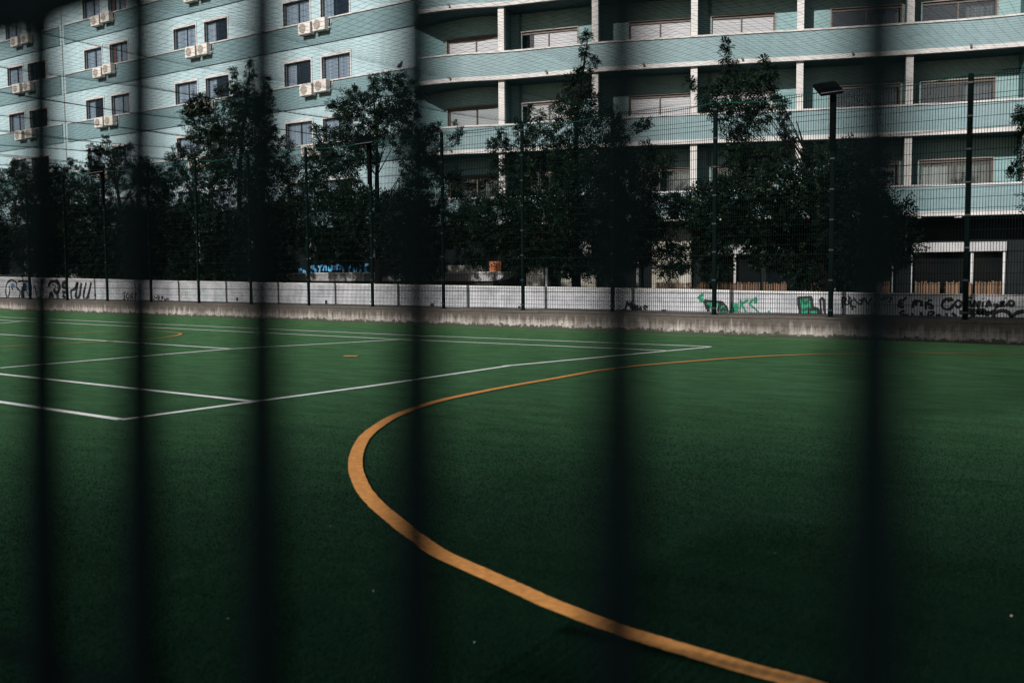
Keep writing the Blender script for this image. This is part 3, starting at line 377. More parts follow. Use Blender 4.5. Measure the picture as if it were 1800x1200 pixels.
def marking(pts, w, mat_, name, label, curve=False, z=.004):
    P = smooth(pts) if curve else [np.array(p, float) for p in pts]
    P = resample(P, .12 if math.hypot(P[0][0], P[0][1]) < 14 else .3)
    T = np.gradient(P, axis=0); T /= np.linalg.norm(T, axis=1)[:, None]+1e-9; Nn = np.stack([-T[:,1], T[:,0]], 1)
    k = len(P); j1 = rng.normal(0, .0012, k); j2 = rng.normal(0, .0012, k)
    L = P+Nn*(w/2+j1)[:,None]; Rr = P-Nn*(w/2+j2)[:,None]
    V = np.concatenate([np.c_[L, np.full(k, z)], np.c_[Rr, np.full(k, z)]]); F = np.array([(i, k+i, k+i+1, i+1) for i in range(k-1)])
    o = npmesh(name, V, F, mat_); tag(o, label, kind='structure')
    LINE_SEGS.append((P, w))
    return o
zc = [0.004]
def nz(): zc[0] += .0007; return zc[0]
names = ['near touchline running away across the pitch', 'far half of the white touchline', 'second white line running away on the left', 'its far end behind the first crossing',
         'nearest white crossline at left', 'second white crossline at left', 'third white crossline further back', 'long white line near the far wall', 'white line closest to the far wall', 'short white stroke at far left']
for pts, nm in zip(LINES['W'], names): marking(pts, .095, M['line_white'], 'white_marking', nm, z=nz())
for pts, nm in zip(LINES['O'], ['bold orange arc curving through the foreground', 'far end of the orange arc fading right']): marking(pts, .105, M['line_orange'], 'orange_marking', nm, True, nz())
for pts, nm, w in zip(LINES['Y'], ['thin yellow line along the low wall', 'small orange arc at far left', 'faint yellow diagonal near the wall'], (.045, .07, .04)):
    marking(pts, w, M['line_orange'] if w > .06 else M['line_yellow'], 'yellow_marking', nm, w > .06, nz())
marking(LINES['D'][0], .2, M['line_orange'], 'orange_marking', 'short orange dash on the turf', z=nz())

def lit_points(n, r0, r1):
    """scatter in the wedge in front of the camera, thinner further away"""
    th0 = math.pi-YAW; r = r0*(r1/r0)**rng.uniform(0, 1, n); th = th0+rng.uniform(-.60, .60, n)
    return np.stack([r*np.cos(th), r*np.sin(th)], 1), r
P, rr = lit_points(520000, 2.9, 12.0)
keep = rng.uniform(0, 1, len(rr)) < np.clip((12.0-rr)/6.0, 0, 1)**1.5; P = P[keep]; rr = rr[keep]
ok = P[:,1] < 19.75; P = P[ok]; rr = rr[ok]
on = np.zeros(len(P), bool)
for Q, w in LINE_SEGS:
    A = Q[:-1]; B = Q[1:]
    for a, b_ in zip(A, B):
        d = b_-a; L2 = d@d+1e-12
        near = (np.abs(P[:,0]-a[0]) < .6) & (np.abs(P[:,1]-a[1]) < .6)
        idx = np.nonzero(near)[0]
        if not len(idx): continue
        t = np.clip(((P[idx]-a)@d)/L2, 0, 1); dist = np.linalg.norm(P[idx]-(a+t[:,None]*d), axis=1)
        on[idx[dist < w/2-.004]] = True
P = P[~on]; rr = rr[~on]
o = blades_mesh('turf_grass', P, np.clip(.016-.0008*rr, .006, .016), .0013+.00032*rr, M['blade'])
tag(o, 'short green plastic pile of the pitch', 'turf', kind='stuff')

# ================================================================== LOW WALL, WHITE WALL
lw = empty('concrete_wall', (-30, 20.1, 0)); tag(lw, 'low stained concrete wall at the far edge of the pitch', 'low wall')
def part(mb, name, mt, parent, **k):
    """world-space shapes under a thing placed anywhere"""
    L = parent.matrix_basis.copy(); inv = L.inverted()
    if parent.parent is not None: inv = (parent.parent.matrix_basis @ L).inverted()
    mb.v = [tuple(inv @ Vector(v)) for v in mb.v]
    return mb.build(name, mt, parent, **k)
g = MB()
xs = np.arange(-95, 60.1, 1.15)
rn = np.random.RandomState(5)
top = .43+rn.normal(0, .006, len(xs))
for i in range(len(xs)-1):
    g.add([(xs[i],19.83,-.01),(xs[i+1],19.83,-.01),(xs[i+1],21.4,-.01),(xs[i],21.4,-.01),(xs[i],19.83,top[i]),(xs[i+1],19.83,top[i+1]),(xs[i+1],21.4,top[i+1]),(xs[i],21.4,top[i])],
          [(4,5,6,7),(0,1,5,4),(2,3,7,6)])
part(g, 'wall_body', M['concrete'], lw)
g = MB()
for i in range(len(xs)-1):
    if rn.rand() < .9: g.box(xs[i]+.002, xs[i+1]-.002, 19.805, 19.829, top[i]-.045, top[i]-.004)
part(g, 'top_lip', M['concrete'], lw)

ww = empty('white_wall', (-20, 21.16, .43)); tag(ww, 'low whitewashed wall covered in graffiti behind the mesh fence', 'wall')
wt = [(-95, 1.42)]+[tuple(p) for p in WALLTOP]+[(60, .7)]
g = MB()
for (x0, z0), (x1, z1) in zip(wt[:-1], wt[1:]):
    g.add([(x0,21.07,.40),(x1,21.07,.40),(x1,21.25,.40),(x0,21.25,.40),(x0,21.07,z0),(x1,21.07,z1),(x1,21.25,z1),(x0,21.25,z0)], [(0,1,5,4),(4,5,6,7),(2,3,7,6)])
part(g, 'wall_body', M['whitewash'], ww)
g = MB()
for (x0, z0), (x1, z1) in zip(wt[:-1], wt[1:]):
    g.add([(x0,21.055,z0-.03),(x1,21.055,z1-.03),(x1,21.265,z1-.03),(x0,21.265,z0-.03),(x0,21.055,z0+.012),(x1,21.055,z1+.012),(x1,21.265,z1+.012),(x0,21.265,z0+.012)], [(0,1,5,4),(4,5,6,7),(2,3,7,6),(0,3,2,1)])
part(g, 'coping', M['coping'], ww)
for v in VENTS:
    (x0, z1), (x1, z0) = v
    g = MB(); g.box(x0, x1, 21.045, 21.069, z0, z1)
    for k in range(4): g.box(x0+.01, x1-.01, 21.038, 21.0449, z0+(z1-z0)*(k+.3)/4, z0+(z1-z0)*(k+.6)/4)
    part(g, 'vent', M['vent'], ww)
# graffiti: paint ribbons on the wall face
def ribbon(g, pts, w, y, soft=True):
    P = [np.array(p) for p in pts]
    if len(P) > 2 and soft: P = smooth(P, 5)
    P = resample(P, .03); 
    if len(P) < 2: return
    T = np.gradient(P, axis=0); T /= np.linalg.norm(T, axis=1)[:, None]+1e-9; Nn = np.stack([-T[:,1], T[:,0]], 1); k = len(P)
    jj = 1+rng.normal(0, .10, k)+.18*np.sin(np.arange(k)*.35+rng.uniform(0, 6)); hw = (w/2*jj)[:,None]; A = P+Nn*hw; B = P-Nn*hw
    A[:,1] = np.clip(A[:,1], .435, None); B[:,1] = np.clip(B[:,1], .435, None)
    g.add([(a[0], y, a[1]) for a in A]+[(b_[0], y, b_[1]) for b_ in B], [(i, k+i, k+i+1, i+1) for i in range(k-1)])
GL = dict(bubble='tall outlined black graffiti letters with blue patches at far left', crown='thick black graffiti scrawl with tall looping strokes', pale='faint faded teal graffiti strokes',
          soap='black graffiti word SOAP', scrawl='small black graffiti scribble', minas='black graffiti tag MINAS', tanks='green graffiti word TANKS with black outline', chair='green filled chair shape outlined in black',
          dark='dark tangled graffiti tag', letter='black handwritten graffiti words about Goiania', hearts='two black graffiti arcs')
yy = 20.236; groups = {}
for t, c, w, pts in STROKES: groups.setdefault((t, c), []).append((w, pts))
for t, c, pts in FILLS:
    g = MB(); g.add([(x, 21.0670, z) for x, z in pts], [tuple(range(len(pts)))]); o = part(g, 'graffiti_fill', M['spray_'+c], ww)
    o['label'] = 'green sprayed fill of the '+('letters' if t == 'tanks' else 'chair shape')
for (t, c), L in groups.items():
    g = MB()
    for i, (w, pts) in enumerate(L): ribbon(g, pts, w, 21.0640-(.0012 if c == 'black' else 0)-i*.00004, t not in ('chair', 'tanks', 'minas', 'soap'))
    o = part(g, 'graffiti', M['spray_'+c], ww); o['label'] = GL[t] + ('' if c == 'black' or t == 'pale' else ', '+{'blue':'its blue patches','green':'green strokes','darkgreen':'dark green shading'}.get(c, c))

# ================================================================== MESH FENCE
FY = 19.92; POSTX = [-26.377+2.5*t for t in range(-12, 16)]; FZ = .43; FT = 4.5; MID = 2.45
mf = empty('mesh_fence', (-26.377, FY, FZ)); tag(mf, 'tall dark green welded mesh fence on the low wall', 'fence')
g = MB(); g.box(-.04, .04, -.03, .03, 0, FT); g.box(-.07, .07, -.06, .06, 0, .012)
post0 = bevel(g.build('post', M['fence_green'], mf), .006)
clamps = []
for z in np.arange(.12, FT-.05, .6):
    g = MB(); g.box(-.046, .046, -.040, -.0305, z, z+.03); clamps.append(g.build('clamp', M['clamp'], post0))
for i, x in enumerate(POSTX):
    if i == 0: o = post0
    else:
        o = post0.copy(); link(o)
        for c0_ in clamps: c = link(c0_.copy()); c.parent = o
    o.location = (x+26.377, 0, 0)
def panel_mb(z0, z1):
    g = MB(); r = .0036
    def wv(x0_, x1_, y0_, y1_, a, b_): g.box(x0_, x1_, y0_, y1_, a, b_)
    for k in range(1, 50):
        x = k*.05; g.box(x-r, x+r, -r, r, z0, z1)
    zz = list(np.arange(z0+.03, z1-.01, .2))+[z1-.02]
    for z in zz: g.box(.02, 2.48, -r*2.2, -r*.6, z-r*1.1, z+r*1.1)
    # folded stiffening ribs
    for z in (z0+.43, (z0+z1)/2+.02, z1-.45):
        g.box(.02, 2.48, -.03, -.022, z-.012, z-.004)
    return g
p1 = panel_mb(.03, MID).build('mesh_panel', M['wire'], mf); p2 = panel_mb(MID+.03, FT-.03).build('mesh_panel', M['wire'], mf)
for i, x in enumerate(POSTX[:-1]):
    for p in (p1, p2):
        o = p if i == 0 else link(p.copy())
        o.location = (x+26.377, 0, 0)

# floodlights on three posts
def floodlight(x, label):
    e = empty('floodlight', (x, FY, FZ+FT-.2)); tag(e, label, 'floodlight', 'floodlights on the fence posts')
    g = MB(); g.box(-.055, .055, -.075, -.032, -1.0, .12); g.tube([(0,-.05,.1),(0,-.12,.22)], .03, 8); bevel(g.build('mast', M['lamp_body'], e), .006)
    rot = Matrix.Rotation(R(-28), 4, 'X') @ Matrix.Rotation(R(6), 4, 'Z')
    h = MB(); h.box(-.29, .29, -.42, .14, -.045, .045); h.box(-.2, .2, -.3, .04, .045, .09)
    for k in range(7): h.box(-.18+k*.055, -.165+k*.055, -.3, .04, .09, .12)
    hd = bevel(h.build('lamp_head', M['lamp_body'], e), .012); hd.location = (-.12, -.10, .24); hd.rotation_euler = (R(34), R(-8), R(38)); hd.scale = (.78, .78, .78)
    gl = MB(); gl.box(-.255, .255, -.385, .105, -.052, -.046); gl.build('lens', M['lamp_glass'], hd)
    rm = MB(); rm.box(-.298, .298, -.428, -.4201, .032, .049); rm.build('rim', M['lamp_rim'], hd)
for x, lb in ((-6.38, 'rectangular floodlight on the tall fence post at right, in front of the balconies'), (-18.88, 'dark floodlight on a fence post among the middle trees'), (-31.38, 'dark floodlight on a fence post at far left')):
    floodlight(x, lb)

# ================================================================== CEILING NET
nt_root = empty('ceiling_net', (-20, 12, 4.9)); tag(nt_root, 'dark diamond mesh safety net hung over the pitch', 'net')
def netz(x, y):
    # fixed to the fence top at the far side, sagging between support ropes
    s = (FY-y)
    base_ = 4.90 - .10*np.sin(np.clip(s/FY, 0, 1)*math.pi) 
    cell = np.abs(np.sin((x+26.377)/2.5*math.pi))
    return base_ - .16*cell*np.clip(s/1.2, 0, 1) + .012*s*0 + .03*np.sin(x*1.7+y*.9)
Vs = []; Fs = []; nb = 0
th = .0014; STEP = .15
X0n, X1n, Y0n, Y1n = -62, 3, 3.0, 19.9
def thread(x_, y_):
    global nb
    z_ = netz(x_, y_); k = len(x_)
    ring = np.array([(0, 0, th), (th, th, -th*.6), (-th, -th, -th*.6)])
    V = (np.stack([x_, y_, z_], 1)[:, None, :] + ring[None]).reshape(-1, 3)
    i = np.arange(k-1)[:, None]*3
    F = np.concatenate([np.stack([i[:,0]+a, i[:,0]+b_, i[:,0]+3+b_, i[:,0]+3+a], 1) for a, b_ in ((0,1),(1,2),(2,0))])
    Vs.append(V-np.array([-20, 12, 4.9])); Fs.append(F+nb); nb += len(V)
for y in np.arange(Y0n, Y1n, STEP):
    xa = max(X0n, -y*3.2-3); xb = min(X1n, -.05*y+1.5); x_ = np.arange(xa, xb, .4)
    thread(x_, y+.02*np.sin(x_*2.1+y*3)+.015*np.sin(x_*.7))
for x in np.arange(X0n, X1n, STEP):
    y0 = max(Y0n, (-x-3)/3.2); y_ = np.arange(y0, Y1n, .4)
    if len(y_) < 3: continue
    y_ = np.append(y_, Y1n); thread(x+.02*np.sin(y_*2.3+x*2), y_)
npmesh('netting', np.concatenate(Vs), np.concatenate(Fs), M['net'], nt_root)
for x in POSTX[:-1]:
    if x < -14:
        g = MB(); g.tube([(x, y, float(netz(np.array(x), np.array(y)))-.01) for y in np.linspace(19.9, 2, 16)], .0045, 5)
        part(g, 'support_rope', M['net'], nt_root)
g = MB()
pts = []
for x, x2 in zip(POSTX[:-1], POSTX[1:]):
    pts += [(x+(x2-x)*t, FY-.02, FZ+FT-.02-.09*math.sin(t*math.pi)) for t in np.linspace(0, 1, 9)[:-1]]
g.tube(pts, .009, 5)
part(g, 'edge_rope', M['rope'], nt_root)

# ================================================================== NEAR MESH FENCE (out of focus)
RY = .166
rl = empty('near_mesh_fence', (.020*EYE+.0040, RY-.05*EYE, 0)); rl.rotation_euler = (-.05, -.020, 0); tag(rl, 'dark welded mesh fence right in front of the camera, out of focus', 'fence')
g = MB(); g.tube([(0, 0, .03), (0, 0, 2.4)], .0054, 8)
bar0 = g.build('vertical_wire', M['rail'], rl, smooth=True)
for k in range(-30, 40):
    o = bar0 if k == -30 else link(bar0.copy()); o.location = ((-.3006+.05085*k) if k < 5 else (-.0500+.0499*(k-5)), 0, 0)
for n_ in range(-6, 5):
    z = EYE+.084+.2*n_; th_ = .0028
    g = MB()
    if n_ == 0: g.box(-1.85, 1.72, -.004, .004, z, z+.030)      # folded stiffening rib
    else: g.tube([(-1.85, .005, z), (1.72, .005, z)], th_, 6)
    g.build('stiffening_rib' if n_ == 0 else 'horizontal_wire', M['rail'], rl)

# ================================================================== BUILDING
B = empty('apartment_building', (-25, 36, 0)); tag(B, 'teal tiled apartment building with windows at left and curved balconies at right', 'building')
LY = 34.0; SILL = [E0+z for z in (3.19, 6.09, 8.98, 11.87, 14.76, 17.65)]; WH = 1.12
COL = [(-81.0,-79.1,-78.5,-76.6), (-72.3,-70.4,-69.8,-67.9), (-63.67,-61.8,-61.2,-59.2), (-54.98,-53.2,-52.41,-50.66), (-46.48,-44.6,-43.89,-42.02), (-37.84,-35.97,-35.23,-33.36)]
XL, XR = -90.0, -29.4
g = MB(); gb = MB(); gs = MB(); gd = MB()
for k, s in enumerate(SILL):
    topz = s+2.89-1.12-.02          # underside of the band above
    g.box(XL, XR, LY, LY+.28, s+WH, topz)
    xcur = XL
    for c in COL:
        for a, b_ in ((c[0], c[1]), (c[2], c[3])):
            g.box(xcur, a, LY, LY+.28, s, s+WH); xcur = b_
    g.box(xcur, XR, LY, LY+.28, s, s+WH)
    for a, b_ in ((XL, -57.57), (-57.02, XR)):
        gb.box(a, b_, LY-.05, LY+.28, s-1.12, s-.06)
        gd.box(a, b_, LY-.035, LY+.28, s-1.14, s-1.1205)  # thin near-black strip along the lower edge of each teal band
    g.box(-57.569, -57.021, LY, LY+.28, s-1.12, s-.0005)
    gs.box(XL, -57.57, LY-.11, LY+.27, s-.06, s-.0005); gs.box(-57.02, XR, LY-.11, LY+.27, s-.06, s-.0005)
part(g, 'tiled_wall', M['light_tile'], B); part(gb, 'teal_band', M['teal_tile'], B); part(gs, 'sill_course', M['trim'], B); part(gd, 'dark_strip', M['room'], B)
g = MB(); g.box(-57.33, -57.27, LY-.02, LY-.001, 3, 20); part(g, 'expansion_joint', M['alu'], B)
g = MB(); g.box(XL, -29.0, LY+1.1, LY+1.3, 0, 20.3); g.box(XL, XR+.3, LY+.02, LY+1.1, 20.2, 20.5); part(g, 'inner_wall', M['room'], B)
g = MB(); g.box(XL, XR, LY-.1, LY+12, 20.5, 20.9); part(g, 'roof', M['trim'], B)
# windows of the left wing
def window(a, b_, s, style, r_):
    f = MB(); t = .075
    f.box(a-t, a, LY-.04, LY+.06, s+.0005, s+WH+t); f.box(b_, b_+t, LY-.04, LY+.06, s+.0005, s+WH+t); f.box(a-t, b_+t, LY-.045, LY+.06, s+WH+t, s+WH+2*t-.02)
    f.box(a, b_, LY-.04, LY+.06, s+WH, s+WH+t)
    w = part(f, 'window', M['trim'], B)
    sh = MB(); yb = LY+.13; q = .04; mid = (a+b_)/2
    for x0, x1 in ((a, mid+.02), (mid-.02, b_)):
        yy_ = yb if x0 == a else yb+.03
        sh.box(x0, x0+q, yy_, yy_+.03, s, s+WH); sh.box(x1-q, x1, yy_, yy_+.03, s, s+WH); sh.box(x0+q, x1-q, yy_, yy_+.03, s, s+q); sh.box(x0+q, x1-q, yy_, yy_+.03, s+WH-q, s+WH)
    sub(sh, 'sash', M['sash'], w)
    pn = MB(); pn.box(a+.03, b_-.03, yb+.015, yb+.021, s+.03, s+WH-.03); sub(pn, 'pane', M['pane'], w)
    # curtain with folds
    def curt(x0, x1, m_):
        n = max(6, int((x1-x0)/.05)); A = []; 
        for i in range(n+1):
            x = x0+(x1-x0)*i/n; A.append((x, LY+.20+.025*math.sin(i*1.9+r_)))
        c_ = MB(); c_.strip(A, [(p[0], p[1]+.01) for p in A], s+.02, s+WH-.01); sub(c_, 'curtain', m_, w)
    if style == 'curtain': curt(a+.02, b_-.02, M['curtain'])
    elif style == 'half': curt(a+.02, mid+.35*(1 if r_ > 3 else -1)*.8, M['curtain'])
    elif style == 'rust': curt(a+.02, a+.32, M['rust_curtain']); curt(a+.42, b_-.02, M['curtain'])
def sub(mb, name, mt, parent, **k):
    """sub-part given in world space"""
    w = Matrix.Translation(B.location).inverted()
    mb.v = [tuple(w @ Vector(v)) for v in mb.v]
    return mb.build(name, mt, parent, **k)
rnd = random.Random(4)
for ci, c in enumerate(COL):
    for k, s in enumerate(SILL):
        for j, (a, b_) in enumerate(((c[0], c[1]), (c[2], c[3]))):
            style = 'curtain'
            if ci == 2 and j == 1: style = 'dark'
            if ci == 3 and j == 1 and k in (3, 4): style = 'rust'
            if rnd.random() < .15: style = 'half'
            window(a, b_, s, style, rnd.uniform(0, 6))
# back mass so the block has a body
g = MB(); g.box(XL, -28, LY+11.5, LY+11.8, 0, 20.4); g.box(XL-.3, XL, LY, LY+11.8, 0, 20.4); part(g, 'rear_wall', M['light_tile'], B)
# ground storey of the left wing, set back under the first band
g = MB(); g.box(XL, XR, LY+1.0, LY+1.09, 0, E0+2.05); part(g, 'ground_floor_wall', M['shop_dark'], B)
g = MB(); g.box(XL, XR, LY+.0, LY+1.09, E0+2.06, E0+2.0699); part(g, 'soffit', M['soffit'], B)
for x in np.arange(-88, -30, 4.3):
    g = MB(); g.box(x-.15, x+.15, LY+.02, LY+.32, 0, E0+2.055); part(g, 'pillar', M['pillar'], B)
g = MB(); g.box(-63.4, -61.9, LY+.4, LY+.6, 0, E0+1.6); part(g, 'entrance_panel', M['beige'], B)
# blue painted lettering on the ground floor hoarding
g = MB(); g.box(-37.6, -31.2, 33.94, 34.04, .9, 2.02); part(g, 'hoarding', M['shop_dark'], B)
g = MB()
for i, pts in enumerate(BLUE): ribbon(g, pts, .105, 33.935-i*.0002)
o = part(g, 'lettering', M['blue_paint'], B); o['label'] = 'big light blue painted letters half hidden by leaves'

# ---------------- right wing with curved balconies
FP_ = [np.array(p) for p in FP]; BP_ = [np.array(p) for p in BP]
def offp(P, d):
    P = np.array(P); T = np.gradient(P, axis=0); T /= np.linalg.norm(T, axis=1)[:, None]; return P+d*np.stack([-T[:,1], T[:,0]], 1)
FPs = np.array(smooth(FP_, 4)); BPs = np.array(smooth(BP_, 4))
FPi = offp(FPs, .12); FPo = offp(FPs, -.035); FPc = offp(FPs, -.05); FPci = offp(FPs, .16)
FLO = [E0+1.84+2.92*k for k in range(6)]
PIL = [-24.17, -20.31, -16.72, -13.12, -9.53, -5.75, -1.9, 1.9]
def on(P, x):
    P = np.array(P); return np.array([x, np.interp(x, P[:,0], P[:,1])])
for k, z in enumerate(FLO):
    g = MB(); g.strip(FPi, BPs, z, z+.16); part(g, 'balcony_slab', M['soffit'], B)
    g = MB(); g.strip(FPo, FPi, z-.002, z+.16); part(g, 'slab_edge', M['trim'], B)
    g = MB(); g.strip(FPs, FPi, z+.1601, z+1.07); part(g, 'balcony_parapet', M['teal_tile'], B)
    g = MB(); g.strip(FPc, FPci, z+1.0701, z+1.135); part(g, 'parapet_cap', M['trim'], B)
    # end cheek of the balcony at its left
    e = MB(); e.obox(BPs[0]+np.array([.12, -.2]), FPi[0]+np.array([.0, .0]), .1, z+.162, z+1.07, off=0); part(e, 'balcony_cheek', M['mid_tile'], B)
    for t in (-26.1, -22.2, -18.45, -15.0, -11.35, -7.6, -3.5):
        g = MB(); p = on(FPo, t); g.disc((p[0], p[1]-.10, z+.16), 0.0, .045, (0.2, -1, -.35), .04, 12); g.box(p[0]-.012, p[0]+.012, p[1]-.09, p[1]+.01, z+.15, z+.165)
        part(g, 'spotlight', M['alu'], B)
# back wall with window openings, bay by bay
bays = [(-29.4, PIL[0])]+list(zip(PIL[:-1], PIL[1:]))
wins = [BPX['b1'], BPX['b2'], BPX['b3'], BPX['b4'], BPX['b5'], BPX['b6'], [[-5.0, 0], [-2.6, 0]], [[-1.2, 0], [1.2, 0]]]
FTOP = lambda z: z+2.92-.0
ndir = np.array([-.36, .93])
def backpt(x): return on(BPs, x)
STY = {0: ['shutter','shutter','shutter','shutter','dark','dark','dark','shutter'],
       }
def bay_window(x0, x1, z, style, seed):
    a = backpt(x0); b_ = backpt(x1); zt = z+2.20; zb_ = z+.30
    d = (b_-a)/np.linalg.norm(b_-a); L = np.linalg.norm(b_-a)
    def seg(u0, u1): return a+d*u0, a+d*u1
    f = MB(); t = .045
    for u0, u1, q0, q1 in ((0, t, zb_, zt), (L-t, L, zb_, zt), (t, L-t, zt-t, zt)):
        p, q = seg(u0, u1); f.obox(p, q, .1, q0, q1, off=-.03)
    w = part(f, 'balcony_window', M['alu'], B)
    s_ = MB()
    us = [t, L/2, L-t]
    for u in (t, L*.5-.03, L-t-.05):
        p, q = seg(u, u+.05); s_.obox(p, q, .04, zb_, zt-t, off=.06)
    p, q = seg(t, L-t); s_.obox(p, q, .04, zt-t-.10, zt-t-.002, off=.055)
    sub(s_, 'sash', M['brown_frame'], w)
    if style in ('shutter', 'part'):
        g = MB(); u0 = .25*L if style == 'part' else t+.05
        p, q = seg(u0, L-t-.05); g.obox(p, q, .02, zb_, zt-t-.1, off=.11); sub(g, 'roller_shutter', M['shutter'], w)
        if style == 'part':
            p, q = seg(t+.05, u0); g = MB(); g.obox(p, q, .01, zb_, zt-t-.1, off=.115); sub(g, 'pane', M['pane'], w)
    else:
        p, q = seg(t+.05, L-t-.05); g = MB(); g.obox(p, q, .008, zb_, zt-t-.1, off=.11)
        sub(g, 'pane', M['pane_sky'] if style == 'sky' else M['pane'], w)
        for u0, u1, mt in ((.60*L, .95*L, M['curtain_warm']),) if style == 'dark' else ((.08*L, .42*L, M['curtain_pale']), (.42*L, .95*L, M['curtain_warm'])) if style == 'pale' else ():
            n = int((u1-u0)/.06); A = []; nn = np.array([-d[1], d[0]])
            for i in range(n+1): A.append(a+d*(u0+(u1-u0)*i/n)+nn*(.3+.03*math.sin(i*1.8+seed)))
            c_ = MB(); c_.strip(A, [p_+nn*.01 for p_ in A], zb_, zt-.2); sub(c_, 'curtain', mt, w)
for k, z in enumerate(FLO):
    g = MB(); zz0 = z+.16; zz1 = z+2.92-.0005
    for bi, ((x0, x1), wn_) in enumerate(zip(bays, wins)):
        wx0, wx1 = wn_[0][0], wn_[1][0]; zt = z+2.20; zb_ = z+.30
        def seg(xa, xb, za, zb2):
            xs_ = [xa]+[x for x in BPs[:,0] if xa+.05 < x < xb-.05]+[xb]; P = np.array([backpt(x) for x in xs_]); g.strip(P, P+ndir*.22, za, zb2)
        seg(x0, wx0, zz0, zz1); seg(wx1, x1, zz0, zz1); seg(wx0, wx1, zt, zz1); seg(wx0, wx1, zz0, zb_)
    part(g, 'back_wall', M['right_tile'], B)
    for x in PIL:
        g = MB(); p = on(FPs, x)+ndir*.14; q = p+ndir*1.38
        dd = np.array([ndir[1], -ndir[0]])
        g.strip([p+ndir*.26-dd*.06, q-dd*.06], [p+ndir*.26+dd*.06, q+dd*.06], z+.161, z+2.919)
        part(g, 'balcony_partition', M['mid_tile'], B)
    for x in PIL:
        p = on(FPs, x)+ndir*.13; dd = np.array([ndir[1], -ndir[0]])*.125; g = MB()
        g.strip([p-dd, p+dd], [p-dd+ndir*.26, p+dd+ndir*.26], z+.1605, z+2.918)
        part(g, 'pillar', M['pillar'], B)
styles = [['dark','dark','dark','dark','dark','pale','dark','dark'], ['sky','sky','shutter','shutter','dark','dark','dark','shutter'], ['shutter','part','shutter','shutter','dark','dark','shutter','dark'],
          ['shutter','dark','shutter','dark','shutter','dark','dark','dark'], ['dark','shutter','shutter','dark','dark','shutter','dark','dark'], ['dark']*8]
for k, z in enumerate(FLO):
    for bi, wn_ in enumerate(wins): bay_window(wn_[0][0], wn_[1][0], z, styles[k][bi], k*3+bi)
g = MB(); Q = BPs+ndir*1.1; g.strip(Q, Q+ndir*.2, 0, 20.3); part(g, 'inner_wall', M['room'], B)
g = MB(); Q = BPs+ndir*11; g.strip(Q, Q+ndir*.2, 0, 20.8); part(g, 'rear_wall', M['light_tile'], B)
g = MB(); g.strip(FPs, BPs+ndir*11, FLO[-1]+2.92, FLO[-1]+3.3); part(g, 'roof', M['trim'], B)
# small beams under the lowest slab
for x in (-9.2, -7.9, -12.5, -16.2, -19.8, -4.0):
    g = MB(); p = on(FPs, x)+ndir*.05; g.box(p[0]-.12, p[0]+.12, p[1], p[1]+.3, FLO[0]-.07, FLO[0]-.0025)
    part(g, 'beam_end', M['trim'], B)
# ground floor: pillars, shop fronts, fascia boards, poles
g = MB()
P = [backpt(x) for x in np.linspace(-29.3, 3, 30)]; g.strip(np.array(P)+ndir*.22, np.array(P)+ndir*.3, 0, FLO[0]-.003); part(g, 'shop_front', M['shop_dark'], B)
bz = BPX['beige']
for i in range(0, len(bz), 2):
    g = MB(); g.obox(bz[i], bz[i+1], .2, 0, FLO[0]-.004 if i else E0+.2, off=-.03); part(g, 'beige_pier', M['beige'], B)
fa = BPX['fascia']
for i in range(0, len(fa), 2):
    g = MB(); g.obox(fa[i], fa[i+1], .35, E0+.54, E0+.88, off=-.32)
    for zz in np.arange(E0+.57, E0+.87, .06): g.obox(fa[i], fa[i+1], .01, zz, zz+.03, off=-.331)
    part(g, 'fascia', M['parapet'], B)
for p in BPX['poles']:
    g = MB(); g.tube([(p[0]+.05, p[1]-.22, 0), (p[0]+.05, p[1]-.22, E0+.54)], .05 if p[0] in (BPX['poles'][0][0], BPX['poles'][1][0], BPX['poles'][6][0], BPX['poles'][7][0], BPX['poles'][2][0]) else .028, 10); part(g, 'shop_post', M['pole'], B, smooth=True)
for x0, x1 in ((-9.6, -7.75), (-7.65, -6.7), (-16.4, -14.9), (-14.7, -13.2), (-12.1, -10.5)):
    a, b_ = backpt(x0), backpt(x1); g = MB(); g.obox(a, b_, .01, .5, E0+.5, off=.12); part(g, 'shop_pane', M['shop_glass'], B)
o_ = BPX['orange']; g = MB(); g.obox(o_[0], o_[1], .05, E0-.25, E0+.36, off=-.02); p_ = part(g, 'orange_poster', M['orange_sign'], B)

# bamboo screens standing along the shop terrace
bb = BPX['bamboo']; bl = ['bamboo screen in front of the beige pier, left of the second tree', 'narrow bamboo screen just right of the beige pier', 'bamboo screen left of the white shop post behind the green graffiti',
      'short bamboo screen right of that white shop post', 'bamboo screen behind the green chair graffiti', 'dim bamboo screen between tree trunk and thin post', 'bamboo screen under the left end of the right fascia',
      'narrow bamboo screen left of the fence post under the right fascia', 'thin bamboo screen touching the white shop post at right', 'bamboo screen at far right between the last two white posts']
for i in range(0, len(bb), 2):
    a = Vector(bb[i]); b_ = Vector(bb[i+1]); mid = (a+b_)/2; dv = (b_-a); L = dv.length; ang = math.atan2(dv.y, dv.x)
    e = empty('bamboo_screen', (mid.x+.14, mid.y-.38, 0), ang); tag(e, bl[i//2], 'screen', 'bamboo screens along the shops')
    g = MB(); n = max(4, int(L/.045))
    for j in range(n):
        x = -L/2+L*(j+.5)/n; h = E0-.575+rnd.uniform(-.05, .04); r_ = .5*L/n*rnd.uniform(.7, .98)
        g.tube([(x, 0, .02), (x+rnd.uniform(-.01, .01), rnd.uniform(-.015, .015), h)], r_, 5)
    g.build('canes', M['bamboo'], e)
    g = MB(); g.box(-L/2, L/2, .03, .05, .2, .24); g.box(-L/2, L/2, .03, .05, .62, .66); g.build('batten', M['brown_frame'], e)

